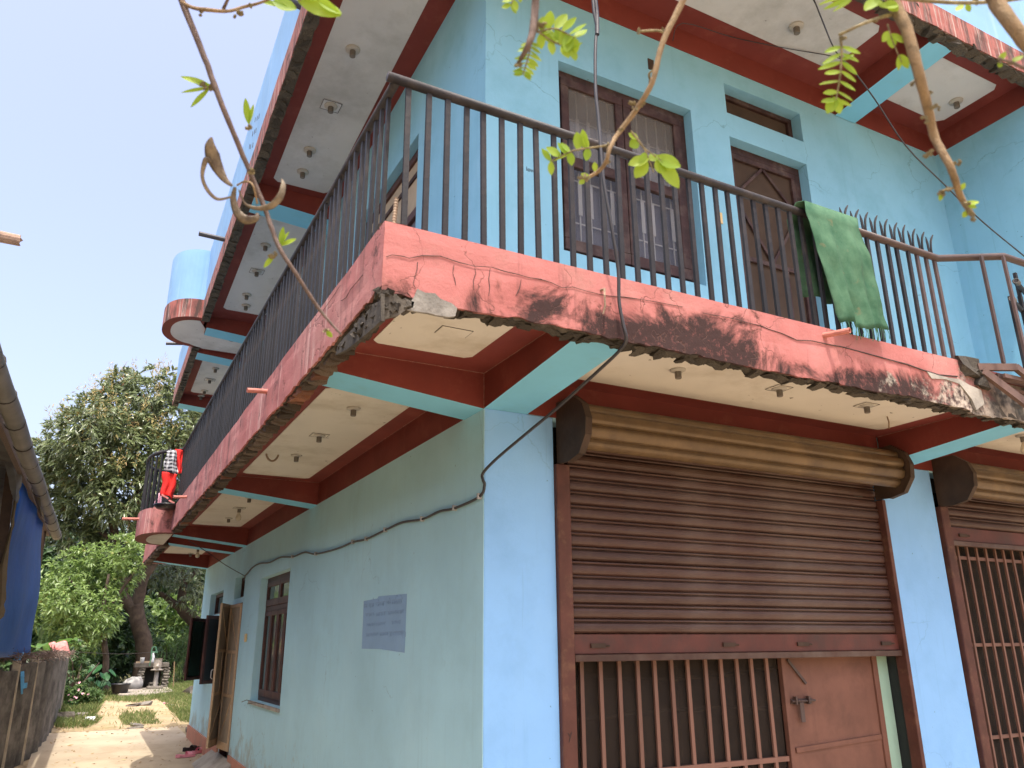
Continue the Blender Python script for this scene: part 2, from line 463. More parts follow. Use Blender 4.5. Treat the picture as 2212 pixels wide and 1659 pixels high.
def mat_roof_edge():
    t = NT('roof_edge_paint')
    b = t.mix(t.mr(t.noise(3, 6), .3, .7), (.28, .088, .075), (.37, .135, .115))
    s1 = t.noise(1, 5, .6, t.scaled((30, 30, .8)))
    c = t.mix(t.math('MULTIPLY', t.mr(s1, .52, .62), .8), b, (.45, .39, .35))
    s2 = t.noise(1, 6, .7, t.scaled((11, 11, 1.6)))
    c = t.mix(t.math('MULTIPLY', t.mr(s2, .47, .60), .9), c, (.06, .045, .04))
    return t.done(c, .9, t.bump(t.noise(50, 5), .4, .006))
M['roof_edge'] = mat_roof_edge()

def mat_mesh(name, col, alpha, sc=140):
    t = NT(name)
    ck = t.new('ShaderNodeTexChecker'); ck.inputs['Scale'].default_value = sc
    t.ln(t.co, ck.inputs['Vector'])
    c = t.mix(t.mr(t.noise(3, 4), .3, .7), mul(col, .75), mul(col, 1.25))
    c = t.mix(t.math('MULTIPLY', ck.outputs['Fac'], .35), c, mul(col, .5))
    t.p.inputs['Alpha'].default_value = alpha
    return t.done(c, .8, None, .2)
M['mesh_dark'] = mat_mesh('wire_mesh', (.036, .026, .020), .74)
M['mesh_door'] = mat_mesh('screen_mesh', (.075, .05, .036), 1.0, 110)
M['mesh_tan'] = mat_mesh('screen_tan', (.36, .30, .23), 1.0, 90)

def mat_glass(name, tint, refl=.25, alpha=.55):
    t = NT(name)
    n = t.noise(2, 3)
    c = t.mix(t.mr(n, .3, .7), mul(tint, .8), mul(tint, 1.2))
    t.p.inputs['Alpha'].default_value = alpha
    return t.done(c, .08, t.bump(t.noise(3, 2), .03, .02), .6)
M['glass'] = mat_glass('window_glass', (.10, .10, .12), alpha=.18)
M['glass_dusty'] = mat_glass('dusty_glass', (.20, .185, .17), alpha=.42)
M['glass_dark'] = mat_glass('dark_glass', (.045, .05, .05), alpha=.92)
M['glass_green'] = mat_glass('green_glass', (.03, .075, .06), alpha=.95)
M['curtain'] = simple('grey_curtain', (.16, .16, .195), .9, .1, 3, .2, 40)
M['curtain_tan'] = simple('tan_board', (.42, .34, .25), .9, .15, 4, .2, 40)

def mat_leaf(name, c1, c2, c3=None, transl=.3, rough=.45, spec=.4):
    t = NT(name)
    at = t.new('ShaderNodeAttribute'); at.attribute_name = 'tint'
    c = t.mix(t.mr(at.outputs['Fac'], 0, .8), c1, c2)
    if c3: c = t.mix(t.mr(at.outputs['Fac'], .86, .97), c, c3)
    t.done(c, rough, None, spec)
    tr = t.new('ShaderNodeBsdfTranslucent')
    hs = t.new('ShaderNodeHueSaturation'); t.ln(c, hs.inputs['Color']); hs.inputs['Value'].default_value = 1.5; hs.inputs['Saturation'].default_value = 1.1
    t.ln(hs.outputs[0], tr.inputs['Color'])
    mx = t.new('ShaderNodeMixShader'); mx.inputs[0].default_value = transl
    out = t.t.nodes['Material Output']
    t.ln(t.p.outputs[0], mx.inputs[1]); t.ln(tr.outputs[0], mx.inputs[2]); t.ln(mx.outputs[0], out.inputs[0])
    return t.m
M['leaf_mango'] = mat_leaf('mango_leaf', (.072, .098, .040), (.145, .178, .078), (.20, .14, .05), .2, .28, .7)
M['leaf_light'] = mat_leaf('light_leaf', (.10, .165, .045), (.195, .275, .085), (.25, .25, .09), .3, .38, .5)
M['leaf_mid'] = mat_leaf('mid_leaf', (.06, .115, .035), (.125, .20, .065), (.26, .29, .12), .3)
M['leaf_dark'] = mat_leaf('dark_leaf', (.03, .06, .022), (.065, .115, .04), (.14, .17, .07), .25)
M['leaf_banana'] = mat_leaf('banana_leaf', (.085, .165, .045), (.14, .24, .07), None, .35)
M['leaf_taro'] = mat_leaf('taro_leaf', (.03, .10, .035), (.06, .16, .06), None, .25, .35)
M['leaf_grass'] = mat_leaf('grass_blade', (.105, .145, .045), (.19, .235, .08), (.36, .31, .16), .3, .6, .2)
M['blossom'] = mat_leaf('mango_blossom', (.34, .28, .12), (.45, .36, .17), (.36, .16, .10), .2, .8, .1)

def mat_leaflet():
    t = NT('leaflet')
    oi = t.new('ShaderNodeObjectInfo')
    c = t.mix(oi.outputs['Random'], (.20, .33, .03), (.36, .47, .05))
    t.done(c, .5, None, .3)
    tr = t.new('ShaderNodeBsdfTranslucent'); tr.inputs['Color'].default_value = (.48, .62, .05, 1)
    mx = t.new('ShaderNodeMixShader'); mx.inputs[0].default_value = .5
    t.ln(t.p.outputs[0], mx.inputs[1]); t.ln(tr.outputs[0], mx.inputs[2]); t.ln(mx.outputs[0], t.t.nodes['Material Output'].inputs[0])
    return t.m
M['leaflet'] = mat_leaflet()

def mat_towel():
    t = NT('green_towel')
    c = t.mix(t.mr(t.noise(7, 7, .7), .35, .65), (.040, .102, .060), (.085, .168, .102))
    c = t.mix(t.math('MULTIPLY', t.mr(t.noise(12, 6), .62, .7), .6), c, (.16, .14, .08))
    return t.done(c, .95, t.bump(t.noise(160, 3), .5, .004), .1)
M['towel'] = mat_towel()
def mat_check():
    t = NT('black_white_check')
    x, y, z = t.sep()
    a = t.mr(t.math('SINE', t.math('MULTIPLY', t.math('ADD', x, t.math('MULTIPLY', y, .6)), 130.0)), -.15, .15)
    b = t.mr(t.math('SINE', t.math('MULTIPLY', z, 130.0)), -.15, .15)
    s_ = t.math('MULTIPLY', t.math('ADD', a, b), .5)
    return t.done(t.mix(s_, (.025, .025, .035), (.60, .60, .62)), .9)
M['check'] = mat_check()
def mat_tarp():
    t = NT('blue_tarp')
    c = t.mix(t.mr(t.noise(2, 5), .3, .7), (.018, .13, .50), (.036, .185, .64))
    st = t.noise(1, 5, .6, t.scaled((10, 10, .6)))
    c = t.mix(t.math('MULTIPLY', t.mr(st, .56, .75), .5), c, (.10, .20, .50))
    t.done(c, .5, t.bump(t.noise(14, 4), .3, .02), .4)
    tr = t.new('ShaderNodeBsdfTranslucent'); t.ln(c, tr.inputs['Color'])
    mx = t.new('ShaderNodeMixShader'); mx.inputs[0].default_value = .4
    t.ln(t.p.outputs[0], mx.inputs[1]); t.ln(tr.outputs[0], mx.inputs[2]); t.ln(mx.outputs[0], t.t.nodes['Material Output'].inputs[0])
    return t.m
M['tarp'] = mat_tarp()
def mat_ground():
    t = NT('ground_soil')
    x, y, z = t.sep()
    c = t.mix(t.mr(t.noise(2.5, 8, .65), .3, .7), (.29, .215, .13), (.43, .335, .21))
    c = t.mix(t.math('MULTIPLY', t.mr(t.noise(.8, 5, .6), .5, .62), .55), c, (.22, .19, .08))
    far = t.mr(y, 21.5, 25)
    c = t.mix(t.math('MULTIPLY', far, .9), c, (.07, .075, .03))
    return t.done(c, .95, t.bump(t.noise(30, 8, .7), .6, .02), .1)
M['ground'] = mat_ground()
M['apron'] = simple('apron_concrete', (.42, .34, .24), .9, .16, 1.1, .4, 30, spec=.15, dirt=((.30, .23, .15), .55, 1.3), spots=((.2, .14, .09), 9, .70))

# ------------------------------------------------------------------ ground
ys = sorted(set([-4000, -600, -150, -60, -20] + [-10 + i for i in range(45)] + [40, 60, 110, 250, 900, 4000]))
xs = [-4000, -600, -150, -60, -25, -12] + [-8 + i for i in range(17)] + [12, 25, 60, 150, 600, 4000]
g = MB().grid([[(x, y, gz(y)) for x in xs] for y in ys])
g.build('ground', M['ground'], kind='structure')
ap = MB()
def far_edge(x): return 12.95 + .06 * x + .05 * nz(x * 2, 3)
rows = []
for j, tt in enumerate(np.linspace(0, 1, 24)):
    rows.append([(x, -7 + (far_edge(x) + 7) * tt, gz(-7 + (far_edge(x) + 7) * tt) + .03) for x in np.linspace(-2.25, .0, 12)])
ap.grid(rows)
ap.grid([[(x, far_edge(x), gz(13) + .03), ] + [(x, far_edge(x) + .02, gz(13) - .03)] for x in np.linspace(-2.25, .0, 12)])
ap.build('concrete_yard', M['apron'], kind='structure')
fr = MB().grid([[(x, y, gz(y) + .034) for x in np.linspace(0, 14, 8)] for y in np.linspace(-7, 0.0, 8)])
fr.build('front_pavement', M['apron'], kind='structure')

# ------------------------------------------------------------------ the house
house = thing('house', 'two-storey blue house with coral balcony edge and maroon soffit borders', 'house', (0, 0, 0))
YE = 11.4
def wall_cells(mb, fix, t0, t1, u0, u1, z0, z1, holes, m=0):
    """wall slab with openings; fix='x': u runs along y"""
    us = sorted(set([u0, u1] + [h[0] for h in holes] + [h[1] for h in holes]))
    zs = sorted(set([z0, z1] + [h[2] for h in holes] + [h[3] for h in holes]))
    us = [u for u in us if u0 <= u <= u1]; zs = [z for z in zs if z0 <= z <= z1]
    for a, b in zip(us, us[1:]):
        run = None
        for c, d in zip(zs, zs[1:]):
            um, zm = (a + b) / 2, (c + d) / 2
            hole = any(h[0] < um < h[1] and h[2] < zm < h[3] for h in holes)
            if hole: continue
            if fix == 'x': mb.box(t0, t1, a, b, c, d, m)
            else: mb.box(a, b, t0, t1, c, d, m)
# openings
LW1 = (4.72, 6.28, 1.0, 2.40)      # lower left window
LDOOR = (7.38, 8.15, .2, 2.17)
LVENT = (7.38, 8.15, 2.24, 2.54)
LW2 = (9.14, 10.45, 1.10, 2.05)
LW2T = (9.14, 10.45, 2.09, 2.43)
wl = MB(); wall_cells(wl, 'x', 0, .2, 0, YE, -.1, 2.935, [LW1, LDOOR, LVENT, LW2, LW2T])
wl.build('ground_floor_wall', M['wall_low'], house)
cb = MB()
for a in (LW1, LVENT, LW2T, LW2):
    cb.box(.19, .195, a[0] - .05, a[1] + .05, a[2] - .05, a[3] + .05)
MB().box(.2, 8, YE - .2, YE, -.1, 2.935).box(7.8, 8, 0, YE - .2, -.1, 2.935).build('rear_wall', M['wall_low'], house)
MB().box(.003, .47, -.004, .3, -.1, 2.933).build('column', M['column'], house, bevel=.004)
MB().box(3.435, 4.05, -.004, .3, -.1, 2.933).build('column', M['column'], house, bevel=.004)
MB().box(7.3, 8.003, -.004, .3, -.1, 2.933).build('column', M['column'], house, bevel=.004)
for a, b in ((0, 7.30), (8.2, YE)):
    n = 14; pl = MB()
    for i in range(n):
        y0 = a + (b - a) * i / n; y1 = a + (b - a) * (i + 1) / n
        z0 = .24 + .012 * max(0, y0 - 2); z1 = .24 + .012 * max(0, y1 - 2)
        pl.prism([(-.025, y0, -.1), (0.0, y0, -.1), (0.0, y1, -.1), (-.025, y1, -.1)], [(-.025, y0, z0), (0, y0, z0), (0, y1, z1), (-.025, y1, z1)])
    pl.build('plinth', M['plinth'], house)
MB().prism([(0, 6.98, -.05), (0, 6.98, .25), (-.30, 6.98, .03), (-.30, 6.98, -.05)], [(0, 8.6, -.05), (0, 8.6, .26), (-.30, 8.6, .06), (-.30, 8.6, -.05)]).build('door_ramp', M['concrete'], house, bevel=.01)
MB().box(.2, 7.8, .3, YE - .2, -.08, .02).build('ground_floor', M['floor_grey'], house)
# shop interior partition so that the room behind the grille stays a room
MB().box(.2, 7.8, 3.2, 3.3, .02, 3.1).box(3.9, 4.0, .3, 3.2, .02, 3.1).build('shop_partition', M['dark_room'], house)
MB().box(.005, 7.95, .005, .195, 2.9335, 3.149).build('lintel_beam', M['wall_low'], house)

# upper storey
UW = (.59, 1.83, 4.12, 5.67)
UV = (2.225, 3.11, 5.785, 6.08)
UD = (2.225, 3.105, 3.31, 5.555)
UL = (1.27, 2.9, 4.15, 5.66)
uw = MB(); wall_cells(uw, 'y', 0, .2, 0, 5.02, 3.3, 6.45, [UW, UV, UD])
wall_cells(uw, 'x', 0, .2, .2, YE, 3.3, 6.43, [UL])
uw.build('upper_wall', M['wall_up'], house)
MB().box(5.02, 5.2, -1.0, 0, 3.3, 6.45).box(5.2, 8, -1.0, -.8, 3.3, 6.45).box(7.8, 8, -.8, YE, 3.3, 6.45).box(.2, 7.8, YE - .2, YE, 3.3, 6.05).build('upper_side_wall', M['wall_up'], house)
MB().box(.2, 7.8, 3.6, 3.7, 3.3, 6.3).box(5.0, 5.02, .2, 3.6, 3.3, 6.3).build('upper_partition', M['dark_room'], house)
# pen scribble on the upper wall
cu = bpy.data.curves.new('scribble', 'FONT'); cu.body = 'love'; cu.size = .045; cu.extrude = .001
to = bpy.data.objects.new('scribble_tmp', cu); COL.objects.link(to)
bpy.context.view_layer.update()
me = bpy.data.meshes.new_from_object(to); bpy.data.objects.remove(to)
me.materials.append(M['black'])
pscr = onY(*C(1, 1197, 1105), 0)
inst('handwriting', me, house, Matrix.Translation((pscr.x, -.0015, pscr.z)) @ Matrix.Rotation(pi / 2, 4, 'X'))

# ---- balcony slab
XO, YO = -1.05, -1.2
def dshape(a, y0, y1, inset=0, n=26, ex=2.25, xb=-1.0):
    yc = (y0 + y1) / 2; b = (y1 - y0) / 2 - inset
    P = []
    for i in range(n + 1):
        t = pi * i / n
        c_, s_ = cos(t), sin(t)
        yy = yc - b * (abs(c_) ** (2 / ex)) * (1 if c_ > 0 else -1)
        xx = XO - (a - inset) * (abs(s_) ** (2 / ex))
        P.append((xx, yy))
    return P
BY0, BY1, BA = 6.92, 8.40, .36
RY0, RY1, RA = 7.25, 8.42, .48
slab = MB().box(XO + .04, 7.9, YO + .03, 0, 3.152, 3.295).box(XO + .04, 0, 0, YE, 3.152, 3.295).build('balcony_slab', [M['maroon']], house)
MB().box(0, 7.9, .0, YE, 3.153, 3.294).build('floor_slab', [M['dark_room']], house)
MB().box(XO + .06, 7.85, YO + .06, 0, 3.296, 3.305).box(XO + .06, 0, 0, YE - .05, 3.296, 3.305).build('balcony_floor', M['floor_grey'], house)
# bulge
D = dshape(BA, BY0, BY1)
def bulge(name, z0, z1, f, parent, mat, mat_b, a=BA, inset=0, B0=BY0, B1=BY1):
    P = [(-1.0, B0 + inset)] + dshape(a, B0, B1, inset) + [(-1.0, B1 - inset)]
    P = P[::-1]
    return MB().prism([f(x, y, z0) for x, y in P], [f(x, y, z1) for x, y in P], 0, 1).build(name, [mat, mat_b], parent)
ident = lambda x, y, z: (x, y, z)
rf = lambda x, y, z: (x + .012 * max(y, 0), y, z - .035 * max(y, 0))
bulge('balcony_bay', 2.98, 3.302, ident, house, M['coral_side'], M['maroon'])
# soffit panels: chamfered white boards a few mm below the slab
def panel(parent, x0, x1, y0, y1, z, mat, f=ident, ch=.035, name='soffit_panel'):
    P = [(x0 + ch, y0), (x1 - ch, y0), (x1, y0 + ch), (x1, y1 - ch), (x1 - ch, y1), (x0 + ch, y1), (x0, y1 - ch), (x0, y0 + ch)]
    return MB().prism([f(x, y, z - .004) for x, y in P], [f(x, y, z + .003) for x, y in P]).build(name, mat, parent)
ZS = 3.152
panel(slab, -.77, -.19, -1.14, -.20, ZS, M['cream'])                     # corner coffer
panel(slab, -.77, -.15, .68, 3.60, ZS, M['cream'])
panel(slab, -.77, -.15, 4.45, 7.25, ZS, M['cream'])
panel(slab, -.80, -.15, 7.80, 8.45, ZS, M['cream'], ch=.08)
panel(slab, -.77, -.15, 9.05, 11.05, ZS, M['cream'])
panel(slab, .50, 3.30, -1.14, -.17, ZS, M['cream'])
panel(slab, 3.95, 7.2, -1.14, -.17, ZS, M['cream'])
Pb = [(XO + .04, BY0 + .14)] + dshape(BA, BY0, BY1, .14) + [(XO + .04, BY1 - .14)]
Pb = Pb[::-1]
MB().prism([(x, y, 2.976) for x, y in Pb], [(x, y, 2.984) for x, y in Pb]).build('soffit_panel', M['cream'], slab)
# red bands at the head of the walls
MB().box(-.003, .0, .30, 3.76, 2.935, ZS).box(-.003, .0, 4.04, 7.46, 2.935, ZS).box(-.003, 0, 7.74, 8.46, 2.935, ZS).box(-.003, 0, 8.74, YE - .2, 2.935, ZS).build('painted_band', M['maroon'], house)
MB().box(.30, 3.46, -.006, -.0005, 2.9345, ZS).box(3.76, 7.9, -.006, -.0005, 2.9345, ZS).build('painted_band', M['maroon'], house)
# cantilever beams: maroon cheeks, teal underside
def beam_left(y0, y1, zi, zo, zt, f=ident, xi=0., xo=-.955, name='cantilever_beam'):
    A = [f(xi, y0, zi), f(xi, y0, zt), f(xo, y0, zt), f(xo, y0, zo)]
    B = [f(xi, y1, zi), f(xi, y1, zt), f(xo, y1, zt), f(xo, y1, zo)]
    mb = MB()
    for q, mm in (((A[0], A[1], A[2], A[3]), 0), ((B[0], B[1], B[2], B[3]), 0), ((A[0], A[3], B[3], B[0]), 1), ((A[2], A[3], B[3], B[2]), 0), ((A[0], A[1], B[1], B[0]), 0), ((A[1], A[2], B[2], B[1]), 0)):
        mb.poly(q, mm)
    return mb.build(name, [M['maroon'], M['teal_beam']], house)
def beam_front(x0, x1, zi, zo, zt, yo=-1.10, name='cantilever_beam', yi=0.):
    A = [(x0, yi, zi), (x0, yi, zt), (x0, yo, zt), (x0, yo, zo)]
    B = [(x1, yi, zi), (x1, yi, zt), (x1, yo, zt), (x1, yo, zo)]
    mb = MB()
    for q, mm in (((A[0], A[1], A[2], A[3]), 0), ((B[0], B[1], B[2], B[3]), 0), ((A[0], A[3], B[3], B[0]), 1), ((A[2], A[3], B[3], B[2]), 0), ((A[0], A[1], B[1], B[0]), 0), ((A[1], A[2], B[2], B[1]), 0)):
        mb.poly(q, mm)
    return mb.build(name, [M['maroon'], M['teal_beam']], house)
for y0, y1 in ((0.0, .28), (3.77, 4.04), (7.47, 7.74), (8.46, 8.74), (YE - .2, YE + .06)):
    beam_left(y0, y1, 2.93, 3.03, 3.151)
beam_front(0.0, .29, 2.932, 3.03, 3.1505, yi=-.0005)
beam_front(3.47, 3.76, 2.932, 3.02, 3.1505, yi=-.007)

M['seam'] = simple('plaster_seam', (.30, .16, .13), .9, .5, 40, .5, 120)
def seam(P, r=.0028):
    a, b = Vector(P[0]), Vector(P[1]); n = max(4, int((b - a).length / .03))
    pts = [a.lerp(b, i / n) + Vector((nz(i * .7, 1), nz(i * .7, 5), nz(i * .7, 9))) * .002 for i in range(n + 1)]
    MB().tube(pts, [r * (.5 + .8 * abs(nz(i * 1.3, 3))) for i in range(n + 1)], 5).build('plaster_seam', M['seam'], slab)
seam(((-.002, -.002, 2.935), (-.002, -.002, 3.15))); seam(((-.95, -.001, 3.151), (0, -.001, 3.151))); seam(((-.001, -1.1, 3.151), (-.001, 0, 3.151)))
seam(((-.004, .29, 3.151), (-.004, 3.76, 3.151))); seam(((-.004, 4.05, 3.151), (-.004, 7.46, 3.151))); seam(((-.95, 3.769, 3.151), (0, 3.769, 3.151))); seam(((3.469, -1.1, 3.15), (3.469, -.01, 3.15)))
# ---- balcony edge (fascia): plaster skin with a ragged lower edge, rubble behind it
def edge_front(name, x0, x1, yo, ztop, zbot, mat, parent, amp=.03, step=.022, f=ident, seed=0, thick=.03, rows=6):
    n = int((x1 - x0) / step); R = []
    zb = []
    for i in range(n + 1):
        x = x0 + (x1 - x0) * i / n
        d = amp * (.7 * fbm(x * 2.2 + seed, 1.3) + .55 * fbm(x * 11 + seed, 5.1))
        zb.append(zbot + d)
    for j in range(rows + 1):
        R.append([f(x0 + (x1 - x0) * i / n, yo + .004 * nz(i * step * 3, j * .7, seed), zb[i] + (ztop - zb[i]) * j / rows) for i in range(n + 1)])
    back = [[f(x0 + (x1 - x0) * i / n, yo + thick, zb[i] + .006) for i in range(n + 1)]]
    top = [[f(x0 + (x1 - x0) * i / n, yo + .1, ztop + .004) for i in range(n + 1)]]
    mb = MB().grid(back + R + top)
    return mb.build(name, mat, parent, smooth=False)
def edge_side(name, y0, y1, xo, ztop, zbot, mat, parent, amp=.02, step=.02, f=ident, seed=0, thick=.03, rows=6):
    n = int((y1 - y0) / step); R = []; zb = []
    for i in range(n + 1):
        y = y0 + (y1 - y0) * i / n
        zb.append(zbot + amp * (.5 * fbm(y * 2.2 + seed, 2.3) + .9 * fbm(y * 14 + seed, 4.1)))
    for j in range(rows + 1):
        R.append([f(xo + .004 * nz(i * step * 3, j * .7, seed), y0 + (y1 - y0) * i / n, zb[i] + (ztop - zb[i]) * j / rows) for i in range(n + 1)])
    back = [[f(xo + thick, y0 + (y1 - y0) * i / n, zb[i] + .006) for i in range(n + 1)]]
    top = [[f(xo + .1, y0 + (y1 - y0) * i / n, ztop + .004) for i in range(n + 1)]]
    return MB().grid(back + R + top).build(name, mat, parent)
def rough_bar(name, p0, p1, a, b, ha, hb, amp, mat, parent, step=.035, seed=0, f=ident, fr=9):
    p0 = Vector(p0); p1 = Vector(p1); d = p1 - p0; n = max(2, int(d.length / step)); rows = []
    K = [(-1, -1), (-.4, -1), (.3, -1), (1, -1), (1, 0), (1, 1), (0, 1), (-1, 1), (-1, 0)]
    for i in range(n + 1):
        p = p0 + d * i / n; r = []
        for k, (u, v) in enumerate(K):
            s_ = i * step * fr
            q = p + a * (u * ha + amp * fbm(s_, k * 3.1, seed)) + b * (v * hb + amp * fbm(s_, k * 2.3 + 40, seed + 5))
            r.append(f(*q))
        rows.append(r)
    mb = MB().grid(rows, wrap=True)
    return mb.build(name, mat, parent)
X_, Y_, Z_ = Vector((1, 0, 0)), Vector((0, 1, 0)), Vector((0, 0, 1))
edgeF = edge_front('balcony_edge', XO, 2.80, YO, 3.30, 2.975, M['coral_front'], house, amp=.022, seed=3)
edge_front('balcony_edge', 2.80, 7.9, YO + .012, 3.22, 2.955, M['coral_front'], house, amp=.03, seed=9)
edgeL = edge_side('balcony_edge', YO, 6.90, XO, 3.30, 3.0, M['coral_side'], house, amp=.02, seed=1)
edgeL2 = edge_side('balcony_edge', 8.3, YE + .06, XO, 3.30, 3.0, M['coral_side'], house, amp=.02, seed=21)
rough_bar('broken_underside', (XO, YO + .055, 3.035), (7.9, YO + .055, 3.035), Y_, Z_, .042, .055, .016, M['concrete_dark'], house, seed=2)
rough_bar('broken_underside', (XO + .06, YO + .05, 3.05), (XO + .06, 6.9, 3.05), X_, Z_, .045, .055, .010, M['concrete_dark'], house, seed=4)
rough_bar('broken_underside', (XO + .06, 8.3, 3.05), (XO + .06, YE + .05, 3.05), X_, Z_, .045, .055, .010, M['concrete_dark'], house, seed=6)
MB().box(XO + .01, XO + .5, YE, YE + .06, 3.0, 3.3).box(XO + .5, 0.0, YE, YE + .06, 3.04, 3.3).build('balcony_end', M['coral_side'], house)
# chunk meshes shared by bricks and rubble
def chunk_mesh(name, mat, seed, jit=.22):
    bm = bmesh.new(); bmesh.ops.create_cube(bm, size=1)
    bmesh.ops.subdivide_edges(bm, edges=bm.edges[:], cuts=1, use_grid_fill=True)
    for v in bm.verts:
        l = v.co.length
        v.co *= 1 - .22 * max(0, l - .6)
        v.co += Vector((nz(seed + v.co.x * 3, v.co.y * 3, v.co.z * 3), nz(seed + 9 + v.co.x * 3, v.co.y * 3, v.co.z * 3), nz(seed + 19 + v.co.x * 3, v.co.y * 3, v.co.z * 3))) * jit
    me = bpy.data.meshes.new(name); bm.to_mesh(me); bm.free(); me.materials.append(mat); return me
BR = [chunk_mesh('brick', M['brick_old'], i * 3.3) for i in range(5)] + [chunk_mesh('brick', M['brick_orange'], 50)]
RB = [chunk_mesh('rubble', M['concrete_dark'], 70 + i * 3.3, .38) for i in range(5)]
def rotr(a): return Matrix.Rotation(random.uniform(-a, a), 4, 'X') @ Matrix.Rotation(random.uniform(-a, a), 4, 'Y') @ Matrix.Rotation(random.uniform(-a, a), 4, 'Z')
y = YO + .22
while y < 6.88:
    L = random.uniform(.055, .08)
    me = RB[random.randrange(5)] if y < -.55 else (BR[5] if random.random() < (.35 if y < .6 else .08) else random.choice(BR[:5]))
    inst('brick', me, edgeL, Matrix.Translation((XO + .068 + random.uniform(-.008, .008), y, 2.992 + random.uniform(-.006, .006))) @ rotr(.18) @ Matrix.Diagonal((.085, L, random.uniform(.035, .05), 1)))
    y += L + random.uniform(.022, .035)
y = 8.4
while y < YE:
    inst('brick', random.choice(BR[:5]), edgeL2, Matrix.Translation((XO + .062, y, 2.985)) @ rotr(.2) @ Matrix.Diagonal((.1, .07, .05, 1)))
    y += .10
x = XO + .16
while x < 4.6:
    L = random.uniform(.04, .11)
    inst('rubble', random.choice(RB), edgeF, Matrix.Translation((x, YO + .065 + random.uniform(-.012, .012), 2.978 + random.uniform(-.010, .008))) @ rotr(.3) @ Matrix.Diagonal((L, random.uniform(.05, .08), random.uniform(.015, .028), 1)))
    x += L * random.uniform(.7, 1.1)
# broken corner lumps
for (dx, dy, dz, s) in ((.05, .06, 3.0, .08), (.06, .14, 2.99, .08), (.055, .23, 2.99, .075), (.13, .055, 2.985, .07), (.06, .31, 2.99, .06), (.20, .055, 2.985, .06)):
    inst('rubble', random.choice(RB), edgeF, Matrix.Translation((XO + dx, YO + dy, dz)) @ rotr(.8) @ Matrix.Diagonal((s, s, s * .8, 1)))
# bare grey patches where the plaster has come away
def patch(name, pts, mat, y=YO - .0055):
    P = [onY(*p, YO) for p in pts]
    MB().prism([(q.x, y, q.z) for q in P], [(q.x, YO + .01, q.z) for q in P]).build(name, mat, edgeF)
M['bare'] = simple('bare_plaster', (.21, .195, .17), .95, .3, 9, .9, 50, dirt=((.07, .06, .05), .5, 10))
patch('bare_concrete', [C(4, *p) for p in ((420, 320), (445, 305), (475, 255), (490, 215), (540, 240), (605, 245), (640, 280), (715, 310), (748, 340), (735, 392), (690, 398), (610, 385), (560, 372), (480, 362), (425, 352))], M['bare'])
patch('bare_concrete', [C(5, *p) for p in ((1575, 745), (1640, 770), (1720, 790), (1790, 800), (1850, 835), (1930, 870), (1950, 960), (1900, 1000), (1870, 930), (1830, 880), (1790, 830), (1700, 800), (1610, 795))], M['concrete'])
def patchL(name, pts, mat):
    P = [on(*p, 0, XO) for p in pts]
    MB().prism([(XO - .0055, q.y, q.z) for q in P], [(XO + .01, q.y, q.z) for q in P]).build(name, mat, edgeL)
KC = lambda x, y: ((1181 + x * 1418 / 2211) / (4032 / 2212), (866 + y * 1418 / 2211) / (4032 / 2212))
patch('broken_corner', [KC(*p) for p in ((506, 455), (530, 445), (560, 448), (590, 462), (620, 488), (660, 498), (700, 505), (690, 540), (640, 560), (600, 590), (520, 610))], M['concrete_dark'])
patchL('broken_corner', [KC(*p) for p in ((506, 452), (495, 500), (440, 525), (430, 560), (420, 590), (370, 605), (350, 650), (310, 690), (280, 720), (240, 770), (225, 830), (290, 800), (370, 740), (440, 680), (506, 620))], M['concrete_dark'])
random.seed(5)
for (px, py) in ((515, 470), (545, 470), (575, 480), (600, 510), (560, 520), (530, 550), (600, 550), (560, 580), (640, 530)):
    q = onY(*KC(px, py), YO + .01); k = random.uniform(.03, .05)
    inst('rubble', random.choice(RB), edgeF, Matrix.Translation(q) @ rotr(1.2) @ Matrix.Diagonal((k, k * .5, k, 1)))
for (px, py) in ((490, 520), (460, 560), (430, 600), (400, 640), (370, 660), (350, 690), (320, 720), (290, 760), (260, 780), (480, 590), (440, 640), (400, 690), (360, 720)):
    q = on(*KC(px, py), 0, XO + .012); k = random.uniform(.03, .055)
    inst('rubble', random.choice(RB), edgeL, Matrix.Translation(q) @ rotr(1.2) @ Matrix.Diagonal((k * .5, k, k, 1)))
# hairline steps of the big crack along the edge
pts = [onY(*C(4, *p), YO - .003) for p in ((290, 5), (330, -8), (400, 2), (440, 14), (520, -2), (640, 0), (760, 40), (860, 65), (975, 72), (1060, 100), (1150, 120), (1215, 140), (1290, 150), (1360, 172), (1430, 205), (1500, 200), (1580, 225), (1680, 250), (1760, 262), (1830, 265), (1900, 275), (2000, 290), (2212, 330))]
MB().tube(pts, [.0010 + .0012 * random.random() for _ in pts], 5).build('crack', M['wire'], edgeF)
pts = [onY(*C(5, *p), YO - .003) for p in ((130, 370), (250, 390), (350, 410), (430, 435), (500, 450), (560, 475), (640, 500), (740, 545), (840, 550), (930, 570), (1040, 590), (1150, 620), (1280, 655), (1370, 680), (1450, 700), (1560, 740), (1660, 770), (1780, 780))]
MB().tube(pts, [.0012 + .0035 * (i / len(pts)) for i, _ in enumerate(pts)], 5).build('crack', M['wire'], edgeF)
for P in (((495, 40), (490, 90), (478, 130), (465, 180), (480, 205)), ((730, 60), (722, 110), (735, 150), (742, 190)), ((965, 80), (955, 150), (962, 200), (955, 260)), ((865, 80), (872, 110), (855, 160), (860, 220)), ((1165, 150), (1155, 210), (1130, 260))):
    pts = [onY(*C(4, *p), YO - .003) for p in P]
    MB().tube(pts, [.0008 + .0010 * random.random() for _ in pts], 5).build('crack', M['wire'], edgeF)
pts = [on(*C(4, *p), 0, XO - .003) for p in ((140, 120), (95, 175), (60, 215), (30, 270), (0, 290))]
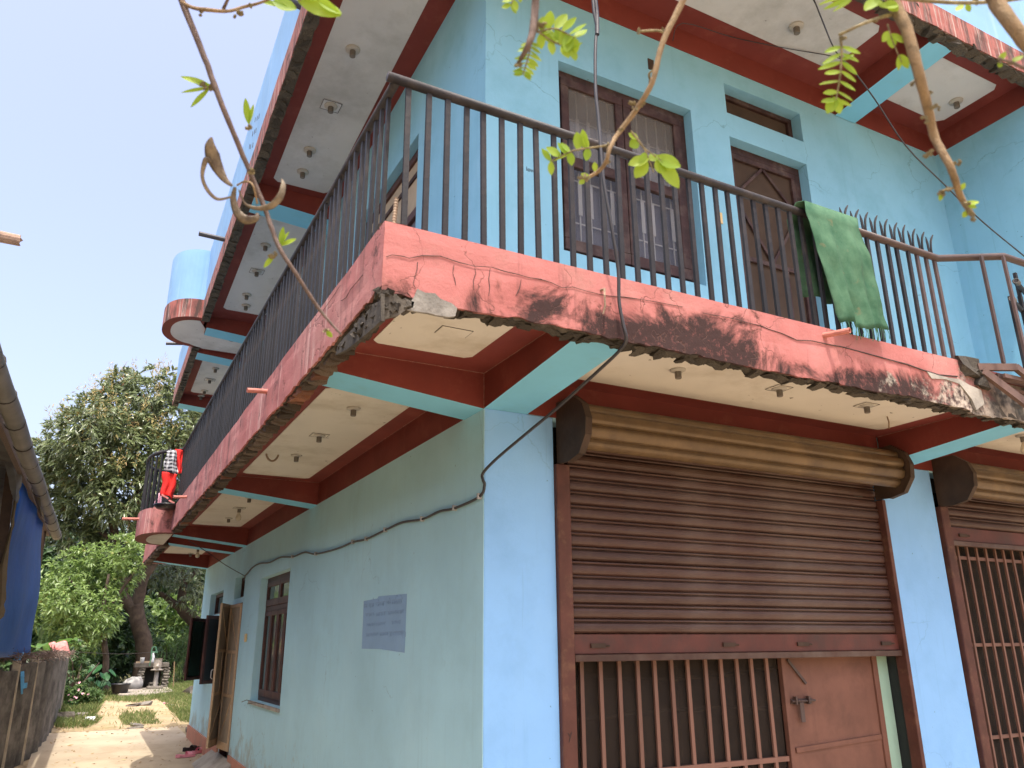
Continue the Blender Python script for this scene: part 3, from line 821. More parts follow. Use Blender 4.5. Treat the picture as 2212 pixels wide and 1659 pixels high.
MB().tube(pts, .0012, 5).build('crack', M['wire'], edgeL)
pts = [on(*C(3, *p), 0, XO - .003) for p in ((2205, 190), (2160, 260), (2110, 330), (2080, 380), (2050, 420))]
MB().tube(pts, .001, 5).build('crack', M['wire'], edgeL)
# rebar stub and broken lump at the corner
p = on(*C(1, 375, 1440), 0, XO + .06)
MB().lathe([(.0085 if i % 2 == 0 else .0115, i * .0075) for i in range(24)], (XO + .055, YO + .05, 3.29), 8, axis=(.08, .1, 1)).build('rebar_stub', M['rebar'], house)
inst('rubble', RB[1], edgeL, Matrix.Translation((XO + .03, YO + .10, 3.295)) @ Matrix.Diagonal((.06, .09, .05, 1)))
inst('rubble', RB[3], edgeF, Matrix.Translation((2.86, YO + .05, 3.27)) @ Matrix.Diagonal((.2, .13, .13, 1)))
inst('rubble', RB[2], edgeF, Matrix.Translation((2.98, YO + .03, 3.20)) @ Matrix.Diagonal((.14, .1, .1, 1)))
# rusty hook on the edge
ph = onY(*C(4, 1682, 218), YO); 
MB().tube([(ph.x, YO + .01, ph.z), (ph.x, YO - .03, ph.z - .01), (ph.x - .012, YO - .045, ph.z - .05), (ph.x - .008, YO - .04, ph.z - .10), (ph.x - .014, YO - .03, ph.z - .14)], [.007, .006, .005, .005, .004], 6).build('rusty_hook', M['rebar'], house)

# ---- roof slab with its overhang
ZR = 6.45
roof = MB()
roof.prism([rf(-1.02, 0, ZR), rf(0.2, 0, ZR), rf(.2, YE + .05, ZR), rf(-1.02, YE + .05, ZR)], [rf(-1.02, 0, ZR + .14), rf(0.2, 0, ZR + .14), rf(.2, YE + .05, ZR + .14), rf(-1.02, YE + .05, ZR + .14)])
roof.box(-1.02, 8.0, -1.07, 0, ZR, ZR + .14)
roof = roof.build('roof_slab', M['maroon'], house)
MB().prism([(.2, 0, ZR + .02), (8, 0, ZR + .02), (8, YE, ZR - .37), (.2, YE, ZR - .37)], [(.2, 0, ZR + .14), (8, 0, ZR + .14), (8, YE, ZR - .25), (.2, YE, ZR - .25)]).build('roof_deck', M['concrete'], house)
ZF0, ZF1, ZP1 = 6.30, 6.60, 7.42
YR = -1.10
rE = edge_side('roof_edge', YR, 7.32, XO, ZF1, ZF0 + .01, M['roof_edge'], house, amp=.014, f=rf, seed=31, step=.04)
rE2 = edge_side('roof_edge', 8.38, YE + .1, XO, ZF1, ZF0 + .01, M['roof_edge'], house, amp=.014, f=rf, seed=35, step=.04)
rEF = edge_front('roof_edge', XO, 8.0, YR, ZF1 - .05, ZF0 + .01, M['roof_edge'], house, amp=.02, seed=41, step=.04)
rough_bar('broken_underside', (XO + .055, YR + .05, ZF0 + .075), (XO + .055, 7.32, ZF0 + .075), X_, Z_, .05, .075, .012, M['concrete_dark'], house, step=.05, seed=7, f=rf)
rough_bar('broken_underside', (XO + .055, 8.38, ZF0 + .075), (XO + .055, YE + .1, ZF0 + .075), X_, Z_, .05, .075, .012, M['concrete_dark'], house, step=.05, seed=8, f=rf)
rough_bar('broken_underside', (XO, YR + .06, ZF0 + .075), (8, YR + .06, ZF0 + .075), Y_, Z_, .05, .075, .018, M['concrete_dark'], house, step=.05, seed=9)
y = YR + .3
while y < YE:
    if not 7.28 < y < 8.42:
        q = rf(XO + .055, y, ZF0 + .004)
        inst('brick', random.choice(RB), rE, Matrix.Translation(q) @ rotr(.25) @ Matrix.Diagonal((.08, .09, .022, 1)))
    y += .135
x = 1.4
while x < 6.5:
    inst('rubble', random.choice(RB), rEF, Matrix.Translation((x, YR + .05 + random.uniform(-.01, .02), ZF0 + .005)) @ rotr(.4) @ Matrix.Diagonal((random.uniform(.08, .16), .08, .05, 1)))
    x += .13
# roof bay
bulge('roof_bay', ZF0 + .02, ZF1, rf, house, M['roof_edge'], M['maroon'], a=RA, B0=RY0, B1=RY1)
Pb = [(-.16, 7.80), (XO + .16, 7.80), (XO - .01, RY0 + .12)] + dshape(RA, RY0, RY1, .12)[1:-1] + [(XO - .01, RY1 - .08), (XO + .16, 8.42), (-.16, 8.42)]
MB().prism([rf(x, y, ZF0 + .027) for x, y in ((-1.0, 7.76), (-.002, 7.76), (-.002, 8.49), (-1.0, 8.49))], [rf(x, y, ZR - .002) for x, y in ((-1.0, 7.76), (-.002, 7.76), (-.002, 8.49), (-1.0, 8.49))]).build('soffit_block', M['maroon'], roof)
Pb = Pb[::-1]
MB().prism([rf(x, y, ZF0 + .015) for x, y in Pb], [rf(x, y, ZF0 + .025) for x, y in Pb]).build('soffit_panel', M['white_soffit'], roof)
# parapet
pa = MB()
pa.prism([rf(XO + .01, 0, ZF1), rf(XO + .12, 0, ZF1), rf(XO + .12, 7.3, ZF1), rf(XO + .01, 7.3, ZF1)], [rf(XO + .01, 0, ZP1), rf(XO + .12, 0, ZP1), rf(XO + .12, 7.3, ZP1), rf(XO + .01, 7.3, ZP1)])
pa.prism([rf(XO + .01, 8.38, ZF1), rf(XO + .12, 8.38, ZF1), rf(XO + .12, YE + .1, ZF1), rf(XO + .01, YE + .1, ZF1)], [rf(XO + .01, 8.38, ZP1 - .1), rf(XO + .12, 8.38, ZP1 - .1), rf(XO + .12, YE + .1, ZP1 - .1), rf(XO + .01, YE + .1, ZP1 - .1)])
pa.box(XO + .01, 8, YR + .02, YR + .12, ZF1 - .05, ZP1)
pa.box(XO + .01, XO + .12, YR + .12, 0, ZF1, ZP1)
pa.box(7.88, 8, YR + .12, YE, ZF1 - .3, ZP1 - .3)
parapet = pa.build('parapet', M['parapet'], house)
Pb = [(XO + .1, RY0 + .02)] + dshape(RA - .01, RY0, RY1, .01) + [(XO + .1, RY1 - .02)]
mb = MB()
for (xa, ya), (xb, yb) in zip(Pb, Pb[1:]):
    pass
inn = [(XO + .1, RY0 + .1)] + dshape(RA - .01, RY0, RY1, .09) + [(XO + .1, RY1 - .1)]
ZPB = ZP1 - .03
mb.grid([[rf(x, y, ZF1) for x, y in Pb], [rf(x, y, ZPB) for x, y in Pb], [rf(x, y, ZPB) for x, y in inn], [rf(x, y, ZF1) for x, y in inn]])
mb.build('parapet_bay', M['parapet'], house)
for (cx, cy) in ((1625, 945), (1640, 935), (1618, 945), (1638, 862), (1650, 850), (1660, 840), (1655, 770), (1668, 760), (1680, 748)):
    q = on(*C(0, cx, cy), 0, XO + .05); q = on(*C(0, cx, cy), 0, XO + .01 + .012 * q.y)
    MB().box(q.x - .003, q.x + .02, q.y - .012, q.y + .012, q.z - .035, q.z + .015).build('slot_shade', M['black'], parapet)  # black box on the face paints the shade inside a slot
# roof soffit panels
def rpanel(x0, x1, y0, y1, f=rf): return panel(roof, x0, x1, y0, y1, ZR, M['white_soffit'], f, .05)
rpanel(-.80, -.20, .35, 3.62); rpanel(-.80, -.20, 4.35, 7.1);  rpanel(-.80, -.20, 8.95, 11.0)
rpanel(-.82, -.2, -.85, -.2, ident)
rpanel(.4, 3.28, -.80, -.24, ident); rpanel(3.92, 4.86, -.80, -.20, ident)
for y0, y1 in ((3.74, 4.06), (7.45, 7.75), (8.5, 8.8), (YE - .2, YE + .1)):
    beam_left(y0, y1, 6.20, 6.27, ZR - .001, rf)
beam_front(3.58, 3.84, 6.22, 6.29, ZR - .001, yo=-1.0, yi=-.007)
MB().box(.005, 3.58, -.006, -.0005, 6.235, ZR - .001).box(3.84, 5.014, -.006, -.0005, 6.235, ZR - .001).box(5.014, 5.0195, -.99, -.0005, 6.235, ZR - .001).build('painted_band', M['maroon'], house)
mb = MB()
mb.prism([rf(-.004, .0, 6.36), rf(0, .0, 6.36), rf(0, YE, 6.36), rf(-.004, YE, 6.36)], [rf(-.004, .0, ZR - .001), rf(0, .0, ZR - .001), rf(0, YE, ZR - .001), rf(-.004, YE, ZR - .001)])
mb.build('painted_band', M['maroon'], house)

# ---- spouts
def spout(p, d, L, r, mat, name='drain_spout'):
    p = Vector(p); d = Vector(d).normalized()
    a, b, dd = frame_from(d); n = 10; rows = []
    for rr, h in ((r, -.04), (r, L), (r * .78, L), (r * .78, L - .06)):
        rows.append([tuple(p + (a * cos(2 * pi * k / n) + b * sin(2 * pi * k / n)) * rr + dd * h) for k in range(n)])
    MB().grid(rows, wrap=True).build(name, mat, house, smooth=False)
M['spout'] = simple('painted_spout', (.50, .19, .15), .6, .2, 20, .2, 60, dirt=((.2, .1, .08), .4, 20))
ps = onY(*C(5, 915, 515), YO)
spout((ps.x, YO, ps.z), (.25, -1, -.1), .15, .016, M['spout'])
ps = on(*C(3, 1730, 878), 0, XO); spout((XO, ps.y, ps.z), (-1, -.1, -.1), .13, .016, M['spout'])
ps = on(*C(3, 1210, 1562), 0, XO); spout((XO, ps.y, ps.z), (-1, -.1, -.08), .14, .016, M['spout'])
ps = onY(*C(6, 905, 45), 7.5); spout((ps.x + .03, 7.5, ps.z), (-1, -.1, -.06), .24, .018, M['spout'])
ps = onY(*C(6, 1015, 193), 8.9); spout((ps.x + .03, 8.9, ps.z), (-1, -.1, -.06), .22, .018, M['spout'])
ps = on(*C(0, 1455, 1552), 0, XO + .06); spout(ps, (-1, -.05, .0), .30, .03, M['pipe_black'])
ps = on(*C(0, 1945, 35), 0, XO + .02); spout(ps, (-1, -.05, .05), .22, .035, M['pipe_black'])
ps = onY(*C(3, 1165, 568), 8.6); spout(ps, (-1, .1, -.12), .20, .025, M['pipe_black'])

# ---- railing
RZ = 4.035
rails = MB()
D2 = dshape(BA, BY0, BY1, .03)
railpts = [(XO + .03, YO + .03, RZ)] + [(XO + .03, y, RZ) for y in (1, 3, 5, 6.75)] + [(x, y, RZ) for x, y in D2[1:-1]] + [(XO + .03, 8.4, RZ), (XO + .03, YE, RZ)]
rails.tube(railpts, .022, 10)
rails.tube([(XO - .012, YO + .025, RZ + .012), (0.5, YO + .025, RZ + .012), (1.5, YO + .025, RZ + .008), (1.93, YO + .025, RZ + .006)], .0235, 12)
railing = rails.build('balcony_railing', M['rail'], house, smooth=True)
r2 = MB().tube([(1.93, YO + .025, RZ + .006), (2.79, YO + .025, RZ), (3.17, -1.39, RZ + .005), (3.5, -1.40, RZ), (5.0, -1.42, RZ)], .024, 12)
railing2 = r2.build('stair_handrail', M['bar_brown'], house, smooth=True)
bar_me = MB().box(-.0125, .0125, -.0085, .0085, 0, 1).mesh('baluster', M['bar'])
barb_me = MB().box(-.0125, .0125, -.0085, .0085, 0, 1).mesh('baluster', M['bar_brown'])
def bal(par, me, x, y, z0, z1, rot=0, lean=(0, 0)):
    inst('baluster', me, par, Matrix.Translation((x, y, z0)) @ Matrix.Rotation(random.uniform(-.006, .006), 4, 'X') @ Matrix.Rotation(random.uniform(-.008, .008), 4, 'Y') @ Matrix.Rotation(rot + random.uniform(-.06, .06), 4, 'Z') @ Matrix.Diagonal((1, 1, z1 - z0, 1)))
x = -.955
while x < 2.80:
    bal(railing, bar_me if x < 2.55 else barb_me, x, YO + .03, 3.28, RZ - .008)
    x += .0955
y = YO + .13
while y < 6.8:
    bal(railing, bar_me, XO + .03, y, 3.28, RZ - .008, pi / 2)
    y += .0955
acc = 0
for (xa, ya), (xb, yb) in zip(D2, D2[1:]):
    acc += sqrt((xb - xa) ** 2 + (yb - ya) ** 2)
    if acc > .095:
        acc = 0; bal(railing, bar_me, xb, yb, 3.28, RZ - .008, math.atan2(yb - ya, xb - xa))
y = 8.4
while y < YE:
    bal(railing, bar_me, XO + .03, y, 3.28, RZ - .008, pi / 2); y += .0955
# spikes on the right stretch
def spike_mesh():
    mb = MB()
    mb.prism([(-.011, -.003, -.03), (.011, -.003, -.03), (.011, .003, -.03), (-.011, .003, -.03)], [(-.018, -.003, .09), (.000, -.003, .09), (.000, .003, .09), (-.018, .003, .09)])
    mb.prism([(-.018, -.003, .09), (.000, -.003, .09), (.000, .003, .09), (-.018, .003, .09)], [(-.016, -.002, .125), (-.014, -.002, .125), (-.014, .002, .125), (-.016, .002, .125)])
    mb.tube([(.014, -.004, -.02), (.014, -.005, .04), (.016, -.006, .07), (.022, -.007, .098), (.034, -.009, .125), (.050, -.011, .150)], [.007, .007, .0075, .0075, .007, .004], 6)
    return mb.mesh('spike', M['bar'])
sp_me = spike_mesh()
for i in range(10):
    x = 1.925 + i * .0915
    inst('spike', sp_me, railing2, Matrix.Translation((x - .02, YO + .03, RZ + .02)) @ Matrix.Rotation(random.uniform(-.05, .05), 4, 'Y'))
bal(railing2, barb_me, 3.02, -1.33, 3.28, RZ); bal(railing2, barb_me, 3.155, -1.40, 3.26, RZ)
# steel stair at the right end
st = MB()
A = Vector((2.93, -1.21, 3.275)); B = Vector((3.22, -1.29, 3.295)); Cc = Vector((3.95, -1.31, 2.95))
st.beam(A, B, .03, .045); st.beam(B, Cc, .03, .045)
st.beam(Vector((2.95, -1.23, 3.245)), Vector((3.85, -1.44, 2.62)), .03, .05)
st.beam(Vector((2.93, -1.10, 3.26)), Vector((3.9, -1.10, 3.26)), .03, .04)
stair = st.build('steel_stair', M['stair_steel'], house)
for i in range(5):
    y = -1.13 - i * .035
    MB().box(3.02 + i * .02, 3.45 + i * .05, y - .009, y + .009, 3.245 - i * .008, 3.272 - i * .008).build('tread_bar', M['stair_steel'], stair)
for i in range(4):
    a = Vector((3.12 + i * .12, -1.17, 3.20 - i * .055)); MB().beam(a, a + Vector((.34, -.05, -.04)), .02, .02).build('tread_bar', M['stair_steel'], stair)
for k, (px, py0, py1, r) in enumerate(((2192, 590, 790, .012), (2203, 640, 800, .014), (2181, 640, 780, .012))):
    a = onY(px, py0, -.75); b = onY(px - 8, py1, -.75)
    MB().beam(a, Vector((a.x, a.y, b.z - .1)), r * 2, r * 2).build('stair_post', M['bar'], stair)
for (px, py) in ((2183, 645), (2192, 607)):
    a = onY(px, py, -.85)
    spout(a - Vector((-.03, 0, 0)), (-1, -.35, 0), .03, .022, M['pipe_grey'], 'pipe_end')
    MB().tube([a, a + Vector((.6, .2, .02))], .02, 8).build('stair_pipe', M['rail'], stair)

# ---- upper window (front): two leaves with glass in front of white bars
win = MB()
x0, x1, z0, z1 = UW; y0 = .085; t = .055
fr_ = MB().box(x0, x1, y0, y0 + .07, z1 - .06, z1).box(x0, x1, y0, y0 + .07, z0, z0 + .06).box(x0, x0 + .06, y0, y0 + .07, z0 + .06, z1 - .06).box(x1 - .06, x1, y0, y0 + .07, z0 + .06, z1 - .06)
window1 = fr_.build('window', M['wood'], house, bevel=.004)
xm = (x0 + x1) / 2
for a, b in ((x0 + .062, xm - .003), (xm + .003, x1 - .062)):
    s_ = MB(); zz0, zz1 = z0 + .062, z1 - .062; w_ = .068; ys_ = y0 - .012; zm = z0 + .74
    s_.box(a, b, ys_, ys_ + .04, zz1 - w_, zz1).box(a, b, ys_, ys_ + .04, zz0, zz0 + w_ + .02).box(a, a + w_, ys_, ys_ + .04, zz0 + w_ + .02, zz1 - w_).box(b - w_, b, ys_, ys_ + .04, zz0 + w_ + .02, zz1 - w_).box(a + w_, b - w_, ys_, ys_ + .04, zm, zm + .085)
    s_.build('sash', M['wood'], window1, bevel=.004)
    MB().box(a + w_, b - w_, ys_ + .018, ys_ + .022, zz0 + w_ + .02, zm).build('pane', M['glass'], window1)
    MB().box(a + w_, b - w_, ys_ + .018, ys_ + .022, zm + .085, zz1 - w_).build('pane', M['glass_dusty'], window1)
    for k in range(5):
        xx = a + w_ + .02 + (b - a - 2 * w_ - .04) * k / 4
        MB().box(xx - .005, xx + .005, .150, .158, zz0, zz1).build('grille_bar', M['white_bar'], window1)
        for zc in (zz0 + .50, zm + .36):
            MB().prism([(xx - .016, .144, zc - .16), (xx + .016, .144, zc - .16), (xx + .016, .149, zc - .16), (xx - .016, .149, zc - .16)], [(xx - .016, .144, zc + .12), (xx + .016, .144, zc + .12), (xx + .016, .149, zc + .12), (xx - .016, .149, zc + .12)]).build('grille_bar', M['white_bar'], window1)
    for zc in (zz0 + .28, zm - .05, zz1 - .28):
        MB().box(a, b, .159, .166, zc - .005, zc + .005).build('grille_bar', M['white_bar'], window1)
MB().box(x0, x1, .185, .19, z0, z1).build('curtain', M['curtain'], window1)
# upper vent
x0, x1, z0, z1 = UV
v_ = MB().box(x0, x1, .10, .16, z1 - .045, z1).box(x0, x1, .10, .16, z0, z0 + .03).box(x0, x0 + .045, .10, .16, z0 + .03, z1 - .045).box(x1 - .05, x1, .10, .16, z0 + .03, z1 - .045).build('vent_window', M['wood'], house, bevel=.004)
MB().box(x0 + .045, x1 - .05, .13, .135, z0 + .03, z1 - .045).build('mesh_screen', M['mesh_door'], v_)
# upper screen door
x0, x1, z0, z1 = UD
d_ = MB().box(x0, x1, .09, .16, z1 - .07, z1).box(x0, x0 + .06, .09, .16, z0, z1 - .07).box(x1 - .065, x1, .09, .16, z0, z1 - .07).build('screen_door', M['wood'], house, bevel=.004)
a, b = x0 + .065, x1 - .07; za, zb = z0 + .01, z1 - .075; zm = 4.52
lf = MB().box(a, b, .085, .12, zb - .05, zb).box(a, b, .085, .12, za, za + .06).box(a, a + .045, .085, .12, za + .06, zb - .05).box(b - .045, b, .085, .12, za + .06, zb - .05).box(a + .045, b - .045, .088, .118, zm - .02, zm + .02)
lf.build('door_leaf', M['wood'], d_, bevel=.003)
xc = (a + b) / 2
for (p, q) in (((a + .045, 5.10), (xc, zb - .05)), ((b - .045, 5.10), (xc, zb - .05)), ((a + .045, 5.02), (xc, zm + .02)), ((b - .045, 5.02), (xc, zm + .02))):
    MB().beam((p[0], .098, p[1]), (q[0], .098, q[1]), .025, .014, upv=(0, 1, 0)).build('brace', M['wood'], d_)
for k in (-1, 1):
    MB().box(xc + k * .15 - .011, xc + k * .15 + .011, .09, .105, za + .06, zm - .02).build('slat', M['wood'], d_)
MB().box(a + .045, b - .045, .112, .115, za + .06, zm - .02).box(a + .045, b - .045, .112, .115, zm + .02, zb - .05).build('mesh_screen', M['mesh_door'], d_)
# switch plate
q = onY(*C(2, 235, 1415), 0)
MB().box(q.x - .03, q.x + .03, -.012, 0, q.z - .045, q.z + .05).build('switch_plate', M['switch'], house, bevel=.003)
# old junction hole in the wall
q = onY(*C(1, 2005, 420), 0)
MB().box(q.x - .028, q.x + .028, -.006, .0, q.z - .05, q.z + .05).build('junction_box', M['bracket'], house)
# left upper window
y0, y1, z0, z1 = UL
lw = MB().box(.075, .15, y0, y1, z1 - .07, z1).box(.075, .15, y0, y1, z0, z0 + .06).box(.075, .15, y0, y0 + .06, z0 + .06, z1 - .07).box(.075, .15, y1 - .06, y1, z0 + .06, z1 - .07).box(.075, .15, y0 + .06, y1 - .06, 5.02, 5.10).box(.075, .15, (y0 + y1) / 2 - .03, (y0 + y1) / 2 + .03, z0 + .06, 5.02).build('window', M['wood_red'], house, bevel=.004)
MB().box(.10, .105, y0 + .06, y1 - .06, 5.10, z1 - .07).build('board', M['curtain_tan'], lw)
MB().box(.085, .10, y0 + .06, y1 - .06, 5.42, 5.46).build('board_rail', M['wood'], lw)
MB().box(.11, .115, y0 + .06, (y0 + y1) / 2 - .03, z0 + .06, 5.02).build('pane', M['curtain'], lw)
MB().box(.11, .115, (y0 + y1) / 2 + .03, y1 - .06, z0 + .06, 5.02).build('pane', M['curtain'], lw)

# ---- ground floor, left wall: window, door, far window
y0, y1, z0, z1 = LW1
w1 = MB().box(.085, .16, y0, y1, z1 - .06, z1).box(.085, .16, y0, y1, z0, z0 + .05).box(.085, .16, y0, y0 + .06, z0 + .05, z1 - .06).box(.085, .16, y1 - .06, y1, z0 + .05, z1 - .06).box(.085, .16, y0 + .06, y1 - .06, 2.0, 2.06).build('window', M['wood_red'], house, bevel=.004)
MB().box(-.02, .2, y0 - .02, y1 + .02, z0 - .035, z0 - .001).build('sill', M['concrete'], w1)
n = 4
for k in range(n):
    a = y0 + .062 + (y1 - y0 - .124) * k / n + .004; b = y0 + .062 + (y1 - y0 - .124) * (k + 1) / n - .004
    for (za, zb) in ((z0 + .052, 1.998), (2.062, z1 - .062)):
        if zb - za < .6 and k % 2: continue
        if zb - za < .6: b2 = b + (b - a) + .008
        else: b2 = b
        MB().box(.07, .105, a, b2, zb - .05, zb).box(.07, .105, a, b2, za, za + .075).box(.07, .105, a, a + .05, za + .075, zb - .05).box(.07, .105, b2 - .05, b2, za + .075, zb - .05).build('sash', M['wood_red'], w1, bevel=.003)
        MB().box(.088, .092, a + .05, b2 - .05, za + .075, zb - .05).build('pane', M['glass_dark'], w1)
for (ya, yb) in ((6.1, 6.26), (5.4, 5.9)):
    MB().tube([(-.02, ya, 1.0), (-.06, (ya + yb) / 2, 1.01), (-.10, yb, .985)], .004, 5).build('bent_wire', M['wire'], w1)
y0, y1, z0, z1 = LVENT
v2 = MB().box(.09, .15, y0, y1, z1 - .04, z1).box(.09, .15, y0, y1, z0, z0 + .04).box(.09, .15, y0, y0 + .04, z0 + .04, z1 - .04).box(.09, .15, y1 - .04, y1, z0 + .04, z1 - .04).build('vent_window', M['wood_red'], house)
MB().box(.115, .12, y0 + .04, y1 - .04, z0 + .04, z1 - .04).build('mesh_screen', M['mesh_dark'], v2)
y0, y1, z0, z1 = LDOOR
dr = MB().box(.0, .1, y0, y1, z1 - .06, z1).box(.0, .1, y0, y0 + .05, z0, z1 - .06).box(.0, .1, y1 - .05, y1, z0, z1 - .06).build('door', M['wood_red'], house, bevel=.004)
MB().box(.12, .13, y0, y1, z0, z1).build('door_shade_sheet', M['dark_room'], dr)  # dark sheet across the doorway, painted shade of the unlit inside
def leaf_door(H, E, z0, z1, parent, name='door_leaf', both=False):
    H = Vector((H[0], H[1], 0)); E = Vector((E[0], E[1], 0)); d = (E - H); L = d.length; d.normalize(); nrm = Vector((d.y, -d.x, 0))
    def bx(mb, u0, u1, v0, v1, t=.014):
        c = H + d * ((u0 + u1) / 2) + Vector((0, 0, (v0 + v1) / 2))
        mb.obox(c, d, nrm, Z_, (u1 - u0) / 2, t, (v1 - v0) / 2)
    mb = MB(); s = .045
    bx(mb, 0, s, z0, z1); bx(mb, L - s, L, z0, z1); bx(mb, s, L - s, z0, z0 + .09); bx(mb, s, L - s, z1 - s, z1)
    h1, h2 = z0 + (z1 - z0) * .36, z0 + (z1 - z0) * .66
    bx(mb, s, L - s, h1 - .02, h1 + .02, .012); bx(mb, s, L - s, h2 - .02, h2 + .02, .012)
    o = mb.build(name, M['wood_tan'], parent, bevel=.003)
    m2 = MB(); c = H + d * (L / 2); m2.obox(Vector((c.x, c.y, (z0 + z1) / 2)), d, nrm, Z_, L / 2 - s, .002, (z1 - z0) / 2 - s); m2.build('mesh_screen', M['mesh_tan'], o)
    m3 = MB(); m3.beam(H + d * s + Z_ * (h2 + .02), H + d * (L - s) + Z_ * (z1 - s), .012, .02, upv=nrm); m3.beam(H + d * s + Z_ * (h1 - .02), H + d * (L - s) + Z_ * (z0 + .1), .012, .02, upv=nrm)
    bx(m3, L * .45, L * .45 + .03, h1 + .02, h2 - .02, .009)
    m3.build('brace', M['wood_tan'], o)
    return o
leaf_door((-.02, 8.12), (-.235, 7.62), .36, 2.165, dr)
leaf_door((-.005, 7.40), (-.055, 7.96), .33, 2.155, dr)
MB().tube([(-.262, 7.58, 1.2), (-.285, 7.57, 1.22), (-.285, 7.57, 1.30), (-.262, 7.58, 1.32)], .006, 6).build('door_handle', M['white_bar'], dr)
y0, y1, z0, z1 = LW2T
w2 = MB().box(.085, .15, y0, y1, z1 - .05, z1).box(.085, .15, y0, y1, z0, z0 + .04).box(.085, .15, y0, y0 + .05, z0 + .04, z1 - .05).box(.085, .15, y1 - .05, y1, z0 + .04, z1 - .05).build('transom_window', M['wood_red'], house)
MB().box(.11, .115, y0 + .05, y1 - .05, z0 + .04, z1 - .05).build('pane', M['glass_dark'], w2)
y0, y1, z0, z1 = LW2
w3 = MB().box(.02, .1, y0, y1, z1 - .05, z1).box(.02, .1, y0, y1, z0, z0 + .04).box(.02, .1, y0, y0 + .04, z0 + .04, z1 - .05).box(.02, .1, y1 - .04, y1, z0 + .04, z1 - .05).build('window', M['wood_red'], house)
MB().box(.12, .13, y0, y1, z0, z1).build('window_shade_sheet', M['dark_room'], w3)  # dark sheet stands for the shade inside the open window
def sash(H, E, z0, z1, gl, parent):
    H = Vector((H[0], H[1], 0)); E = Vector((E[0], E[1], 0)); d = (E - H); L = d.length; d.normalize(); nrm = Vector((d.y, -d.x, 0)); s = .05
    mb = MB()
    for u0, u1, v0, v1 in ((0, s, z0, z1), (L - s, L, z0, z1), (s, L - s, z0, z0 + s), (s, L - s, z1 - s, z1)):
        c = H + d * ((u0 + u1) / 2) + Vector((0, 0, (v0 + v1) / 2)); mb.obox(c, d, nrm, Z_, (u1 - u0) / 2, .016, (v1 - v0) / 2)
    mb.build('sash', M['wood_red'], parent, bevel=.003)
    m2 = MB(); c = H + d * (L / 2); m2.obox(Vector((c.x, c.y, (z0 + z1) / 2)), d, nrm, Z_, L / 2 - s, .003, (z1 - z0) / 2 - s); m2.build('pane', gl, parent)
sash((0.0, 10.42), (-.34, 9.80), 1.11, 2.04, M['glass_green'], w3)
sash((0.01, 9.18), (-.225, 8.95), 1.085, 2.05, M['black'], w3)
q = on(*C(6, 1597, 815), 0, 0)
MB().box(-.02, 0, q.y - .05, q.y + .05, q.z - .05, q.z + .05).build('door_bell', M['switch'], house, bevel=.008)

# faded painted notice on the wall
nq = [on(*C(7, *p), 0, -.0015) for p in ((145, 577), (235, 560), (240, 547), (425, 530), (410, 912), (330, 900), (250, 888), (132, 886))]
M['notice'] = simple('notice_paint', (.27, .43, .62), .8, .06, 4, .1, 90, streak=((.30, .50, .60), .3))
M['notice_ink'] = simple('notice_ink', (.26, .39, .57), .85, .1, 30, .05, 90)
note = MB().poly([(p.x, p.y, p.z) for p in nq]).build('painted_notice', M['notice'], house)
ink = MB()
K = lambda x, y: on((1380 + x * 300 / 1464) / (4032 / 2212), (2280 + y * 340 / 1659) / (4032 / 2212), 0, -.003)
def stroke(p, q, wd=.004):
    a, b = K(*p), K(*q)
    ink.beam(a, b, wd, .001, upv=(1, 0, 0))
random.seed(11)
for (xa, ya, xb, yb, hh) in ((260, 490, 325, 480, 80), (350, 478, 450, 465, 90), (480, 460, 660, 430, 85), (690, 425, 765, 415, 75), (790, 410, 1000, 380, 95),
                         (290, 665, 450, 648, 70), (490, 655, 680, 625, 75), (720, 625, 1020, 590, 80), (300, 860, 470, 845, 60), (490, 845, 680, 825, 60), (790, 810, 960, 795, 75),
                         (300, 1050, 520, 1030, 70), (560, 1035, 720, 1020, 75), (750, 1020, 1020, 995, 95)):
    stroke((xa, ya), (xb, yb), .006)
    x = xa + 12
    while x < xb - 5:
        yy = ya + (yb - ya) * (x - xa) / (xb - xa)
        stroke((x, yy), (x - 2, yy + hh * random.uniform(.75, 1.0)), .0035)
        if random.random() < .75:
            stroke((x, yy + hh * .45), (x + random.uniform(10, 18), yy + hh * random.uniform(.3, .65)), .003)
        if random.random() < .4:
            stroke((x + 14, yy + hh * .3), (x + 6, yy + hh * .8), .003)
        x += random.uniform(22, 34)
for pts in (((868, 395), (872, 330), (895, 310), (910, 350)), ((960, 310), (985, 330), (990, 375)), ((742, 360), (752, 395), (775, 360)), ((540, 385), (548, 430)), ((435, 355), (438, 395)), ((1010, 1010), (1060, 1020), (1055, 1110)), ((985, 1060), (1010, 1140))):
    for a, b in zip(pts, pts[1:]): stroke(a, b, .004)
ink.build('lettering', M['notice_ink'], note)

